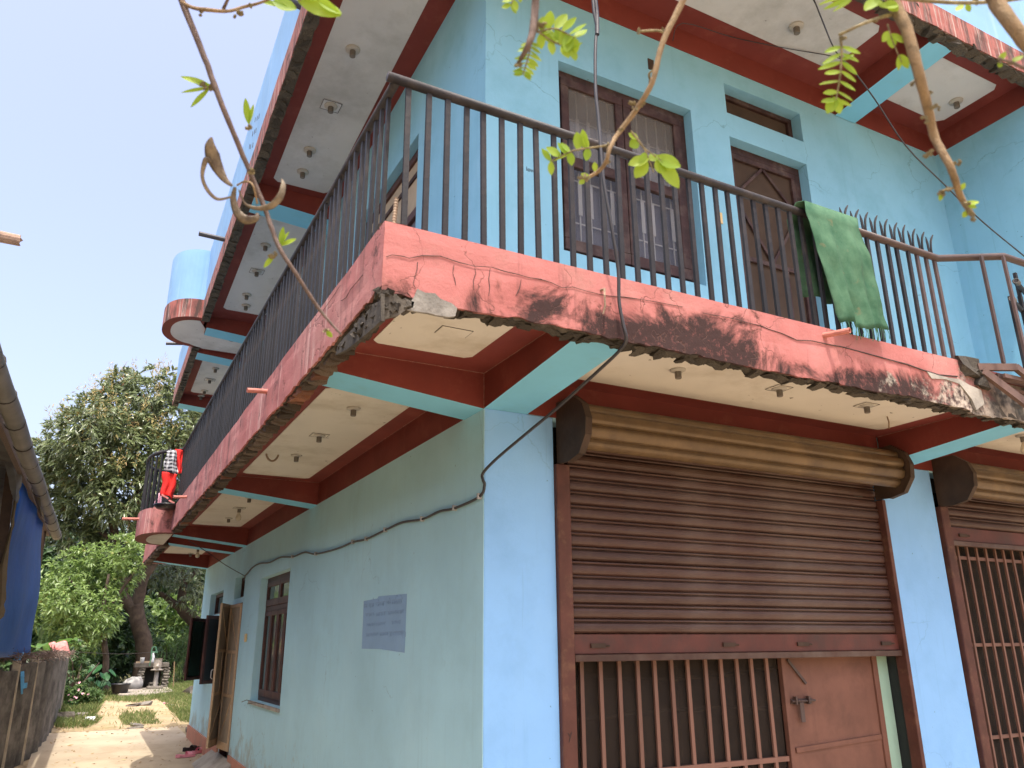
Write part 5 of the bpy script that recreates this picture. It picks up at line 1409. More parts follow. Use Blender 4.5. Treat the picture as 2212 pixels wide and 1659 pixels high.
# broken pole end in the air at the far left
e = on(44, 520, 2, 4.0); s_ = on(-30, 505, 2, 4.0)
pol = MB(); dd = (s_ - e).normalized(); a, b, _ = frame_from(dd); n = 12; rows = []
for rr, h, jg in ((.026, .03, 0), (.035, 0, .03), (.036, .08, 0), (.036, 1.4, 0)):
    rows.append([tuple(e + (a * cos(2 * pi * k / n) + b * sin(2 * pi * k / n)) * rr + dd * (h + jg * nz(k * 2.1, 3))) for k in range(n)])
pol.grid(rows, wrap=True)
tag(pol.build('bamboo_pole', M['bamboo']), 'broken bamboo pole end jutting into the sky at the left edge', 'pole')

# ------------------------------------------------------------------ foliage
def leaf_mesh(name, mat, base, dirs, L, Wd, up, tint, droop=.25):
    """numpy leaf cards: five points, four triangles each"""
    n = len(base)
    d = dirs / np.linalg.norm(dirs, axis=1, keepdims=True)
    a = np.cross(d, up); a /= (np.linalg.norm(a, axis=1, keepdims=True) + 1e-6)
    nn = np.cross(a, d)
    L = L[:, None]; Wd = Wd[:, None]
    mid = base + d * L * .5 + nn * L * .06
    tip = base + d * L - np.array([0, 0, 1]) * L * droop
    l = base + d * L * .45 + a * Wd * .5 - np.array([0, 0, 1]) * L * droop * .3
    r = base + d * L * .45 - a * Wd * .5 - np.array([0, 0, 1]) * L * droop * .3
    V = np.stack([base, l, mid, r, tip], 1).reshape(-1, 3)
    o = (np.arange(n) * 5)[:, None]
    F = np.concatenate([o + np.array([0, 1, 2]), o + np.array([0, 2, 3]), o + np.array([1, 4, 2]), o + np.array([2, 4, 3])], 1).reshape(-1, 3)
    me = bpy.data.meshes.new(name)
    me.vertices.add(len(V)); me.vertices.foreach_set('co', V.astype(np.float32).ravel())
    me.loops.add(F.size); me.loops.foreach_set('vertex_index', F.astype(np.int32).ravel())
    me.polygons.add(len(F)); me.polygons.foreach_set('loop_start', np.arange(0, F.size, 3, dtype=np.int32))
    at = me.attributes.new('tint', 'FLOAT', 'FACE'); at.data.foreach_set('value', np.repeat(tint, 4).astype(np.float32))
    me.materials.append(mat); me.update(calc_edges=True); me.validate()
    return me
def sphere_dirs(n):
    v = rng.normal(size=(n, 3)); return v / np.linalg.norm(v, axis=1, keepdims=True)
def crown(name, mat, blobs, per, L, Wd, parent, spread=.9, droop=.3, kind='stuff', upbias=.2, shell=.55):
    B, D, T = [], [], []
    for (c, r, n) in blobs:
        c = np.array(c); r = np.array(r if hasattr(r, '__len__') else (r, r, r))
        dd = sphere_dirs(n); rad = shell + (1.08 - shell) * rng.random((n, 1)) ** .6
        # lumps: push shell in and out
        lump = np.array([1 + .22 * fbm(*(v * 1.7 + c)) for v in dd])[:, None]
        p = c + dd * r * rad * lump
        ax = dd + np.array([0, 0, upbias]) + rng.normal(size=(n, 3)) * .35
        ct = rng.random(n)
        for k in range(per):
            q = ax + rng.normal(size=(n, 3)) * spread
            B.append(p + rng.normal(size=(n, 3)) * L * .12); D.append(q); T.append(np.clip(ct * .6 + rng.random(n) * .4, 0, 1))
    B = np.concatenate(B); D = np.concatenate(D); T = np.concatenate(T); n = len(B)
    up = np.tile(np.array([0, 0, 1.0]), (n, 1)) + rng.normal(size=(n, 3)) * .35
    me = leaf_mesh(name, mat, B, D, L * rng.uniform(.7, 1.2, n), Wd * rng.uniform(.75, 1.2, n), up, T, droop)
    o = bpy.data.objects.new(name, me); reg(o, parent)
    if kind: o['kind'] = kind
    return o
def limb(mb, pts, radii, n=9, sub=4):
    P = smooth_path(pts, sub); R = np.interp(np.linspace(0, 1, len(P)), np.linspace(0, 1, len(radii)), radii)
    P2 = [p + Vector((fbm(p.z * 2, 1), fbm(p.z * 2, 9), 0)) * float(r) * .22 for p, r in zip(P, R)]
    mb.tube(P2, [float(r) for r in R], n)
def pb(px, py, Y): return onY(px, py, Y)
def blobs_px(L_, Y, n_per, jitter=.5, flat=1.0):
    k = 1 / FPX; out = []
    for (px, py, r) in L_:
        y = Y + random.uniform(-jitter, jitter); c = onY(px, py, y); R = r * (c - CAMPOS).length * k
        out.append((tuple(c), (R, R * .9, R * flat), int(n_per * (r / 60) ** 2)))
    return out
# --- mango tree
YM = 23.5
b0 = onG(*C(6, 945, 965)); b0 = Vector((onY(*C(6, 935, 965), YM).x, YM, gz(YM)))
mango = thing('mango_tree', 'big dark mango tree with yellowish blossom and a leaning trunk behind the wash stand', 'tree', b0)
tr = MB()
c6 = lambda x, y, Y=YM: onY(*C(6, x, y), Y)
limb(tr, [b0 - Vector((0, 0, .3)), c6(935, 900), c6(915, 780), c6(890, 690), c6(870, 600)], [.30, .25, .235, .23, .25], 12)
limb(tr, [c6(875, 640), c6(830, 590), c6(790, 530), c6(800, 430), c6(760, 250), c6(735, 100), onY(*C(3, 730, 1600), YM), onY(*C(3, 715, 1400), YM), onY(*C(3, 700, 1200), YM)], [.21, .19, .17, .15, .14, .13, .12, .10, .06])
limb(tr, [c6(880, 630), c6(900, 540), c6(930, 430), c6(985, 340), c6(1060, 240), c6(1100, 120)], [.20, .18, .16, .15, .12, .08])
limb(tr, [c6(985, 350), c6(960, 250), c6(900, 150), onY(*C(3, 900, 1500), YM), onY(*C(3, 960, 1300), YM), onY(*C(3, 1040, 1150), YM)], [.16, .14, .13, .11, .09, .05])
limb(tr, [c6(740, 200), c6(640, 100), onY(*C(3, 560, 1550), YM), onY(*C(3, 450, 1400), YM)], [.1, .09, .08, .04])
limb(tr, [onY(*C(3, 720, 1500), YM), onY(*C(3, 800, 1380), YM), onY(*C(3, 880, 1200), YM), onY(*C(3, 930, 1000), YM)], [.1, .09, .07, .04])
tr.build('trunk', M['bark'], mango, smooth=True)
mb_l = [(290, 868, 60), (330, 850, 50), (245, 890, 58), (195, 925, 55), (150, 950, 48), (112, 985, 38), (380, 900, 55), (420, 940, 45), (270, 960, 70), (200, 1000, 62), (130, 1045, 48), (345, 985, 66), (400, 1030, 50), (270, 1060, 64), (190, 1090, 55), (120, 1100, 36), (340, 1090, 56), (250, 1140, 48), (160, 1150, 40), (395, 1110, 45), (100, 1030, 30), (265, 825, 26), (430, 880, 30)]
bl = blobs_px(mb_l, YM, 185, 1.3)
crown('foliage', M['leaf_mango'], bl, 7, .27, .068, mango, .85, .35, upbias=.25)
# blossom sprays on the sunny side
bs = MB(); pts = []
for (c, r, n) in bl:
    for k in range(max(3, n // 9)):
        d = sphere_dirs(1)[0]; d[2] = abs(d[2]) * .9 + .25; d[1] = -abs(d[1]) if random.random() < .75 else d[1]
        d /= np.linalg.norm(d); pts.append((np.array(c) + d * np.array(r) * random.uniform(.95, 1.12), d))
Bp, Dp, Tp = [], [], []
for p, d in pts:
    for k in range(9):
        h = k / 9 * .42
        Bp.append(p + np.array([d[0] * .3, d[1] * .3, 1]) * h); Dp.append(rng.normal(size=3) * .8 + np.array([0, 0, .5])); Tp.append(min(1, max(0, (hash((round(p[0], 2))) % 100) / 100 * .9 + random.random() * .1)))
n = len(Bp)
me = leaf_mesh('blossom', M['blossom'], np.array(Bp), np.array(Dp), rng.uniform(.08, .2, n), rng.uniform(.015, .035, n), np.tile([0, 0, 1.], (n, 1)) + rng.normal(size=(n, 3)) * .3, np.array(Tp), .0)
o = bpy.data.objects.new('blossom', me); reg(o, mango); o['kind'] = 'stuff'
# --- second tree, crooked, right of the mango
YS = 25.5
t2b = Vector((onY(*C(6, 1245, 700), YS).x + .1, YS, gz(YS)))
tree2 = thing('crooked_tree', 'crooked dark-barked tree leaning behind the open window sashes', 'tree', t2b)
tr = MB(); c6s = lambda x, y: onY(*C(6, x, y), YS)
limb(tr, [t2b, c6s(1270, 760), c6s(1235, 690), c6s(1185, 635), c6s(1175, 560), c6s(1185, 470), c6s(1150, 380), c6s(1090, 300)], [.24, .22, .2, .19, .15, .13, .1, .06])
limb(tr, [c6s(1190, 640), c6s(1130, 595), c6s(1080, 555), c6s(1030, 520)], [.15, .12, .1, .05])
limb(tr, [c6s(1185, 470), c6s(1240, 420), c6s(1300, 330)], [.1, .08, .04])
tr.build('trunk', M['bark'], tree2, smooth=True)
crown('foliage', M['leaf_mango'], blobs_px([(370, 1215, 38), (420, 1240, 42), (350, 1250, 30), (400, 1275, 32), (440, 1210, 40), (330, 1230, 28), (445, 1290, 35)], YS, 150, .8), 7, .2, .055, tree2, .9, .35)
# --- light green young tree in front of the mango trunk
YL = 20.8
yb = Vector((onY(230, 1480, YL).x, YL, gz(YL)))
yt = thing('young_tree', 'bushy light green young tree in front of the mango trunk', 'tree', yb)
tr = MB(); limb(tr, [yb - Vector((0, 0, .1)), onY(228, 1420, YL), onY(222, 1330, YL), onY(235, 1240, YL)], [.09, .08, .06, .03]); limb(tr, [onY(224, 1350, YL), onY(180, 1290, YL), onY(150, 1250, YL)], [.05, .04, .02]); limb(tr, [onY(224, 1330, YL), onY(280, 1250, YL), onY(330, 1190, YL)], [.05, .04, .02])
tr.build('trunk', M['bark'], yt, smooth=True)
crown('foliage', M['leaf_light'], blobs_px([(195, 1305, 46), (195, 1350, 42), (165, 1340, 40), (150, 1290, 36), (320, 1178, 34), (280, 1190, 36), (230, 1205, 40), (180, 1225, 42), (140, 1240, 36), (120, 1275, 32), (170, 1275, 42), (220, 1260, 44), (265, 1240, 36), (150, 1320, 40), (210, 1320, 40), (110, 1320, 30), (185, 1365, 36)], YL, 190, .9), 6, .17, .06, yt, 1.0, .3)
# --- shrubs and undergrowth
def shrub(name, label, mat, L_, Y, n, leaf, wd, per=6, cat='shrub', droop=.25):
    c = onY(L_[0][0], L_[0][1], Y)
    t = thing(name, label, cat, (c.x, Y, gz(Y)))
    crown('foliage', mat, blobs_px(L_, Y, n, .6), per, leaf, wd, t, 1.0, droop)
    mb = MB()
    for k in range(4):
        a = random.uniform(0, 6.28); limb(mb, [(c.x, Y, gz(Y) - .05), (c.x + .2 * cos(a), Y + .2 * sin(a), gz(Y) + .5), (c.x + .45 * cos(a), Y + .4 * sin(a), max(gz(Y) + .9, c.z))], [.03, .025, .01], 6)
    mb.build('stem', M['bark'], t)
    return t
shrub('broadleaf_shrub', 'dark broad-leaved shrub in the shade left of the mango trunk', M['leaf_dark'], [(250, 1400, 50), (200, 1420, 45), (290, 1410, 42), (240, 1450, 40), (160, 1420, 40), (280, 1350, 38), (230, 1360, 40)], 24.6, 150, .24, .11)
shrub('hedge_shrub', 'mid green shrub with glossy leaves just beyond the fence end', M['leaf_mid'], [(140, 1380, 40), (120, 1420, 34), (165, 1410, 34), (105, 1350, 34), (150, 1345, 36), (190, 1385, 30)], 22.2, 150, .2, .09)
shrub('speckled_bush', 'small-leaved round bush right of the wash stand', M['leaf_mid'], [(372, 1395, 34), (400, 1410, 36), (385, 1430, 32), (420, 1385, 30), (350, 1415, 26)], 26.5, 320, .10, .05)
shrub('leafy_shrub', 'bright leafy shrub behind the mango trunk on its right', M['leaf_light'], [(365, 1340, 40), (400, 1355, 40), (350, 1365, 32), (385, 1320, 36), (425, 1345, 36), (340, 1320, 30)], 28.5, 140, .26, .12)
shrub('weed_clump', 'tall grassy weeds beside the house wall', M['leaf_light'], [(392, 1470, 24), (415, 1480, 22), (375, 1480, 20), (405, 1450, 22)], 25.0, 240, .18, .03, 6, 'weeds', -.1)
shrub('fence_creeper', 'dark creeper hanging at the far end of the fence', M['leaf_dark'], [(168, 1440, 22), (165, 1470, 20), (172, 1410, 20), (160, 1490, 16)], 18.2, 260, .1, .06)
far = crown('far_thicket', M['leaf_dark'], blobs_px([(x, y, 62) for x in range(20, 480, 58) for y in (1215, 1290, 1365, 1430)], 38, 170, 2.5), 5, .45, .22, None, 1.0, .25)
far2 = crown('far_thicket', M['leaf_mid'], [((x, 36 + random.uniform(-3, 3), 2.2), (2.4, 2, 2.4), 260) for x in (-16, -13, -10, -7.5, 8, 11, 14, 17)], 5, .45, .22, None, 1.0, .25)
tag(far, 'thicket of mixed green foliage closing the view far behind the trees', 'thicket'); tag(far2, 'far thicket of mid green foliage beyond the fence and house sides', 'thicket')
# --- banana plants
ban_me = None
def banana(label, base, leaves, scale=1.0):
    t = thing('banana_plant', label, 'banana plant', base, 'banana plants in the background')
    mb = MB(); limb(mb, [base, Vector(base) + Vector((0, 0, 1.0 * scale))], [.10 * scale, .07 * scale], 8); mb.build('stem', M['leaf_light'], t, smooth=True)
    for (az, el, L) in leaves:
        c0 = Vector(base) + Vector((0, 0, 1.0 * scale)); dirh = Vector((cos(az), sin(az), 0)); side = Vector((-sin(az), cos(az), 0)); rows = []
        for k in range(11):
            s = k / 10; p = c0 + dirh * (L * s * cos(el * (1 - s * .9))) + Vector((0, 0, L * (s * sin(el) - .62 * s * s * s)))
            wv = .24 * L * .55 * (sin(pi * min(1, .06 + s * .94)) ** .6)
            rows.append([tuple(p + side * wv + Vector((0, 0, .25 * wv + .02 * sin(k * 2.1)))), tuple(p), tuple(p - side * wv + Vector((0, 0, .25 * wv + .02 * sin(k * 1.7))))])
        MB().grid(rows).build('leaf', M['leaf_banana'], t)
def at_base(px, Y): return Vector((onY(px, 1420, Y).x, Y, gz(Y)))
banana('banana plant with tall pale leaves between the trunk and the house', at_base(398, 30), [(4.2, 1.2, 1.9), (5.0, .9, 1.7), (3.4, 1.0, 1.7), (2.2, 1.1, 1.6), (.4, 1.0, 1.8), (5.6, 1.3, 1.9)], 1.6)
banana('banana plant with yellowish leaves beside the blue tarpaulin', at_base(110, 19.5), [(4.4, 1.0, 1.0), (5.3, 1.2, 1.1), (3.2, .9, 1.0), (.8, 1.1, 1.0)], .9)
banana('banana plant with one long leaf arching below the gutter end', at_base(90, 22.5), [(5.9, 1.15, 2.0), (5.0, 1.3, 1.8), (3.9, 1.0, 1.7), (.6, 1.3, 2.0), (2.4, 1.0, 1.6)], 2.0)
# --- taro
tb = Vector((onY(*LC(790, 1000), 19.8).x, 19.8, gz(19.8)))
taro = thing('taro_plant', 'low taro plant with large dark heart-shaped leaves behind the black tub', 'plant', tb)
for k, (lx, ly, s, az) in enumerate(((700, 900, .30, 3.6), (760, 870, .34, 4.4), (830, 930, .32, 5.2), (880, 900, .28, 5.8), (800, 990, .30, 4.9), (720, 960, .24, 4.0), (850, 990, .22, 5.5))):
    c = onY(*LC(lx, ly), 19.4 + .12 * k); dn = Vector((cos(az) * .75, sin(az) * .75, -.65)).normalized(); sd = dn.cross(Z_).normalized(); rows = []
    for i in range(9):
        q = i / 8; wv = s * .42 * sin(pi * (.12 + .88 * q) ** .75) ** .8 if q < 1 else 0
        p = c + dn * s * (q - .3)
        rows.append([tuple(p + sd * wv + Vector((0, 0, .03))), tuple(p + Vector((0, 0, -.01))), tuple(p - sd * wv + Vector((0, 0, .03)))])
    lf = MB().grid(rows).build('leaf', M['leaf_taro'], taro)
    MB().tube(smooth_path([tb + Vector((.03 * k - .1, 0, 0)), (tb + c) / 2 + Vector((0, 0, .12)), c]), .009, 5).build('stalk', M['leaf_taro'], taro)
# --- pink flowering plant by the fence
YF = 17.6
fb = Vector((onY(*LC(560, 1150), YF).x, YF, gz(YF)))
fl = thing('periwinkle', 'low flowering plant with pink blooms at the foot of the fence', 'plant', fb)
k_ = (fb - CAMPOS).length / FPX
def lcb(L_, Y, n): return blobs_px([(LC(a, b)[0], LC(a, b)[1], r) for a, b, r in L_], Y, n, .15)
crown('foliage', M['leaf_mid'], lcb([(545, 1110, 15), (520, 1140, 14), (590, 1120, 14), (650, 1100, 14), (710, 1090, 13), (620, 1050, 11), (545, 1060, 10), (760, 1095, 10)], YF, 2600), 5, .075, .034, fl, 1.0, .2)
pet = MB()
for i in range(5):
    t = 2 * pi * i / 5; pet.poly([(0, 0, 0), (.012 * cos(t - .5), .012 * sin(t - .5), .004), (.024 * cos(t - .3), .024 * sin(t - .3), .006), (.026 * cos(t + .3), .026 * sin(t + .3), .006), (.012 * cos(t + .5), .012 * sin(t + .5), .004)])
pet_me = pet.mesh('flower', M['petal'])
for (lx, ly) in ((630, 983), (545, 1078), (605, 1103), (560, 1115), (575, 1120), (552, 1122), (625, 1040), (655, 1070), (700, 1075), (590, 1095)):
    q = onY(*LC(lx, ly), YF - .25)
    inst('flower', pet_me, fl, Matrix.Translation(q) @ Matrix.Rotation(radians(60), 4, 'X') @ rotr(.5) @ Matrix.Diagonal((1.15, 1.15, 1.15, 1)))
# --- grass
def grass():
    P = []
    def area(px0, px1, y0, y1, n, f):
        for _ in range(n):
            P.append(f())
    N = 60000
    ys_ = rng.uniform(13.0, 24, N); u = rng.random(N)
    xs_ = (-2.0 + u * (3.9 + (ys_ - 13) * .12))
    keep = np.zeros(N, bool); hh = np.zeros(N)
    for i in range(N):
        x, y = xs_[i], ys_[i]
        n1 = fbm(x * .9, y * .55, 3) + .4 * nz(x * 3, y * 3)
        left = x < -1.45 + .06 * (y - 13) + .25 * nz(y * .8)
        right = x > .15 + .25 * nz(y * .9, 4) and y > 13.6
        mid = abs(x + .55 + .12 * nz(y)) < .32 and 13.6 < y < 15.6
        back = y > 18.3 + .8 * nz(x * 1.2)
        d = .85 if left and y > 13.6 else (.75 if right else (.6 if mid else (.6 if back else .04)))
        if y > 20.3: d *= .8
        if rng.random() < d and n1 > (-.55 if d > .5 else .1): keep[i] = True
        hh[i] = (.16 if left else .10) * (1 + .5 * n1)
    xs2, ys2, h2 = xs_[keep], ys_[keep], np.clip(hh[keep], .03, .25)
    n = len(xs2)
    base = np.stack([xs2, ys2, np.array([gz(y) for y in ys2]) - .005], 1)
    d = rng.normal(size=(n, 3)) * .45; d[:, 2] = 1
    me = leaf_mesh('grass', M['leaf_grass'], base, d, h2 * rng.uniform(.6, 1.4, n), np.full(n, .012), rng.normal(size=(n, 3)), rng.random(n), .12)
    o = bpy.data.objects.new('grass', me); reg(o); o['kind'] = 'stuff'
    tag(o, 'patchy short green grass over the sandy yard', 'grass')
grass()

M['dry_leaf'] = mat_leaf('dry_leaf', (.20, .12, .05), (.34, .22, .10), (.45, .36, .16), .1, .8, .1)
n_ = 420
ly_ = np.concatenate([rng.uniform(8.5, 22, n_ - 60), rng.uniform(12.6, 13.6, 60)]); lx_ = rng.uniform(-2.0, .1, n_) + (rng.random(n_) < .3) * rng.uniform(0, 1.6, n_) * (ly_ > 13)
base_ = np.stack([lx_, ly_, np.array([gz(float(v)) for v in ly_]) + np.where(ly_ < 12.9, .036, .012)], 1)
me = leaf_mesh('leaf_litter', M['dry_leaf'], base_, np.stack([rng.normal(size=n_), rng.normal(size=n_), np.full(n_, .08)], 1), rng.uniform(.03, .10, n_), rng.uniform(.015, .04, n_), np.tile([0, 0, 1.], (n_, 1)) + rng.normal(size=(n_, 3)) * .2, rng.random(n_), -.1)
o = bpy.data.objects.new('leaf_litter', me); reg(o); o['kind'] = 'stuff'; tag(o, 'dry brown leaves and crumbs scattered over the yard', 'litter')
# ------------------------------------------------------------------ wash place: pad, brick stand, hand pump, tub, sack
YPD = 20.6
pad_pts = [onG(*LC(885, 1085)), onG(*LC(1000, 1100)), onG(*LC(1200, 1092)), onG(*LC(1375, 1068)), onG(*LC(1330, 1035)), onG(*LC(1000, 1050))]
padz = gz(YPD) + .05
MBp = MB().prism([(p.x, p.y, gz(p.y) - .05) for p in pad_pts], [(p.x, p.y, gz(p.y) + .07) for p in pad_pts])
tag(MBp.build('wash_pad', M['pad'], bevel=.02), 'worn concrete pad under the hand pump', 'slab')
ystand = pad_pts[4].y + .1
stand = thing('wash_stand', 'brick piers carrying a plank shelf behind the hand pump', 'stand', (onY(*LC(1210, 1000), ystand).x, ystand, gz(ystand)))
sk = lambda x, y, Y=None: onY(*LC(x, y), Y or ystand)
zt = sk(1200, 862).z; zb_ = sk(1200, 1045).z
brk = [chunk_mesh('brick', M['stone'], 90 + i * 2, .10) for i in range(3)]
for (xa, xb, n, zz) in ((1092, 1142, 8, 1.0), (1288, 1338, 8, 1.0), (1185, 1255, 3, .35)):
    xa_, xb_ = sk(xa, 950).x, sk(xb, 950).x
    h = (zt - zb_) * zz / n
    for i in range(n):
        inst('brick', random.choice(brk), stand, Matrix.Translation(((xa_ + xb_) / 2 + random.uniform(-.012, .012), ystand + .15, zb_ + h * (i + .5))) @ Matrix.Rotation(random.uniform(-.1, .1), 4, 'Z') @ Matrix.Diagonal((xb_ - xa_, .35, h * .93, 1)))
xa_, xb_ = sk(1066, 850).x, sk(1340, 850).x
MB().box(xa_, xb_, ystand - .05, ystand + .4, zt, sk(1200, 825).z).build('shelf', M['stone'], stand, bevel=.012)
MB().box(sk(1140, 900).x, sk(1290, 900).x, ystand + .36, ystand + .42, zb_, zt).build('dark_panel', M['dark_room'], stand)  # near-black panel closing the space between the outer piers
MB().beam(sk(1080, 822) + Vector((0, .1, 0)), sk(1200, 818) + Vector((0, .1, 0)), .08, .05).build('stick', M['wood_tan'], stand)
q = sk(1125, 835); r_ = abs(sk(1107, 835).x - sk(1143, 835).x) / 2; h_ = sk(1125, 793).z - q.z
tag(MB().lathe([(r_ * .9, .0), (r_, h_ * .9), (r_, h_), (r_ * .85, h_)], (q.x, ystand + .08, sk(1200, 825).z + .002), 14).build('mug', M['plastic_white'], smooth=True), 'white mug standing on the left of the plank shelf', 'mug')
q0 = sk(1208, 828); 
tag(MB().lathe([(.045, 0), (.05, .03), (.05, .18), (.02, .24), (.018, .27)], (q0.x, ystand + .12, sk(1200, 825).z + .002), 12).build('bottle', M['plastic_white'], smooth=True), 'white bottle standing on the shelf beside the pump head', 'bottle')
yp = ystand - .45
pump = thing('hand_pump', 'grey iron hand pump with a green handle in front of the brick stand', 'pump', (sk(1225, 1040, yp).x, yp, gz(yp)))
px_ = sk(1225, 1040, yp).x; pz = lambda ly: sk(1225, ly, yp).z
MB().lathe([(.075, pz(1040)), (.06, pz(1020)), (.055, pz(885))], (px_, yp, 0), 12).build('riser_pipe', M['pump'], pump, smooth=True)
MB().lathe([(.16, pz(887)), (.17, pz(878)), (.09, pz(872)), (.105, pz(860)), (.105, pz(795)), (.12, pz(790))], (px_, yp, 0), 14).build('pump_head', M['pump'], pump)
MB().tube([(px_, yp - .08, pz(840)), (px_ - .02, yp - .22, pz(845)), (px_ - .02, yp - .26, pz(858))], .035, 8).build('pump_spout', M['pump'], pump)
MB().tube([sk(1200, 800, yp), sk(1200, 735, yp), sk(1210, 702, yp), sk(1235, 698, yp), sk(1240, 735, yp)], .018, 7).tube([sk(1200, 740, yp), sk(1250, 742, yp)], .018, 7).tube([sk(1200, 770, yp), sk(1185, 850, yp)], .015, 6).build('pump_handle', M['green_paint'], pump)
MB().box(sk(1155, 1045, yp).x, sk(1280, 1045, yp).x, yp - .35, yp - .1, gz(yp) + .07, gz(yp) + .12).build('kerb_stone', M['stone'], pump)
yt_ = 19.9
q = onY(*LC(948, 1065), yt_); rt = abs(onY(*LC(865, 990), yt_).x - onY(*LC(1030, 990), yt_).x) / 2; ht = onY(*LC(948, 990), yt_).z - q.z
tag(MB().lathe([(rt * .72, 0), (rt * .93, ht * .85), (rt * 1.0, ht * .9), (rt * 1.0, ht), (rt * .92, ht), (rt * .88, ht * .85), (rt * .66, ht * .15)], (q.x, yt_, q.z), 24).build('tub', M['black'], smooth=True), 'black plastic wash tub on the edge of the pad', 'tub')
q = onY(*LC(1052, 1042), 21.2)
bm = bmesh.new(); bmesh.ops.create_icosphere(bm, subdivisions=3, radius=1)
for v in bm.verts:
    v.co = Vector((v.co.x * .27, v.co.y * .2, v.co.z * .19)) * (1 + .18 * fbm(v.co.x * 1.6, v.co.y * 1.6, v.co.z * 1.6)); v.co.z += .1 * v.co.x
me = bpy.data.meshes.new('sack'); bm.to_mesh(me); bm.free(); me.materials.append(M['sackcloth'])
for p_ in me.polygons: p_.use_smooth = True
tag(inst('sack', me, None, Matrix.Translation((q.x, 21.2, q.z + .15))), 'pale grey sack slumped between the tub and the brick stand', 'sack')
# washing wire and thin stake
a, b = onY(*LC(545, 735), 15.5), onY(*LC(1230, 740), 22)
tag(MB().tube(smooth_path([a, a.lerp(b, .5) - Vector((0, 0, .05)), b]), .006, 5).build('clothes_wire', M['wire']), 'thin clothes wire strung from the fence end to the mango trunk', 'wire')
a, b = onY(*LC(1383, 815), 21.5), onY(*LC(1372, 1060), 21.5)
tag(MB().tube([b, a], .014, 6).build('stake', M['twig']), 'thin wooden stake standing right of the wash stand', 'stake')
# stones, plastic and litter
def stone(lx, ly, s, label, flat=.45):
    p = onG(*LC(lx, ly))
    o = inst('stone', random.choice(brk), None, Matrix.Translation(p + Vector((0, 0, s * flat * .3))) @ rotr(.3) @ Matrix.Rotation(random.uniform(0, 3), 4, 'Z') @ Matrix.Diagonal((s, s * .8, s * flat, 1)))
    return tag(o, label, 'stone', 'stones lying in the yard')
stone(500, 1275, .34, 'grey boulder at the foot of the fence in the shade')
stone(645, 1262, .26, 'pale flat stone in the grass near the fence')
stone(1070, 1353, .30, 'flat stone slab set at the yard edge among the grass', .2)
stone(1085, 1325, .22, 'flat stone step just behind the yard-edge slab', .2)
stone(1065, 1165, .34, 'flat stone sunk in the path before the wash pad', .16)
stone(1155, 1162, .24, 'round pale stone beside the path before the wash pad', .3)
stone(1515, 1375, .22, 'dark stone against the corner of the house')
stone(1525, 1080, .50, 'dark grey rock beside the house wall in the grass')
def crumple(name, me_seed, mat, lx, ly, s, label, cat, flat=.5):
    p = onG(*LC(lx, ly))
    o = inst(name, chunk_mesh(name, mat, me_seed, .5), None, Matrix.Translation(p + Vector((0, 0, s * flat * .35))) @ rotr(.4) @ Matrix.Diagonal((s, s * .8, s * flat, 1)))
    tag(o, label, cat)
crumple('green_bag', 200, M['plastic_green'], 610, 1170, .42, 'green plastic bag lying under the flowering plant', 'bag')
crumple('clear_bag', 210, M['plastic_white'], 710, 1298, .18, 'crumpled clear plastic bag on the sandy path', 'bag')
crumple('paper_scrap', 220, M['plastic_white'], 565, 1295, .10, 'white paper scrap at the end of the fence shadow', 'litter', .2)
crumple('paper_scrap', 230, M['plastic_white'], 1348, 1162, .12, 'white paper scrap on the grass near the house', 'litter', .2)
crumple('red_scrap', 240, M['pink'], 1310, 1150, .10, 'pinkish scrap on the grass left of a white scrap', 'litter', .2)

# ------------------------------------------------------------------ branches hanging in front of the house
def leaflet_mesh():
    n = 7; rows = []
    for i in range(n):
        s = i / (n - 1); wv = .5 * (sin(pi * (.04 + .94 * s)) ** .75)
        rows.append([(s, wv, .05 * wv), (s, wv * .5, .0), (s, 0, -.02), (s, -wv * .5, .0), (s, -wv, .05 * wv)])
    me = MB().grid(rows).mesh('leaflet', M['leaflet'])
    for p in me.polygons: p.use_smooth = True
    return me
LF = leaflet_mesh()
bud_me = chunk_mesh('bud', M['bud'], 300, .5)
def leaflet(par, p, q, wd, rollv=0.0):
    """p base, q tip (world)"""
    d = q - p; L = d.length; d.normalize()
    nv = -FW * 1.0 + Z_ * .5 + Vector((random.uniform(-.35, .35), random.uniform(-.35, .35), random.uniform(-.3, .3)))
    y_ = nv.cross(d).normalized(); z_ = d.cross(y_)
    Mx = Matrix((d * L, y_ * wd, z_ * L)).transposed().to_4x4(); Mx.translation = p
    inst('leaflet', LF, par, Mx)
def branch(label, cat, stems, d, mats='twig', name='tree_branch'):
    p0 = dep(*stems[0][0][0], d)
    t = thing(name, label, cat, p0, 'branches hanging in before the house')
    for k, (pts, r) in enumerate(stems):
        P = smooth_path([dep(x, y, d + .02 * sin(i * 1.7 + k)) for i, (x, y) in enumerate(pts)], 5)
        R = np.interp(np.linspace(0, 1, len(P)), np.linspace(0, 1, len(r)), r)
        s = d / FPX / 2
        MB().tube([p + Vector((nz(p.z * 40, k), nz(p.z * 40, k + 5), 0)) * .0012 for p in P], [float(x) * s * (1 + .12 * nz(i * .9, k)) for i, x in enumerate(R)], 8).build('stem' if k == 0 else 'twig', M[mats if not isinstance(mats, list) else mats[k]], t, smooth=True)
    return t
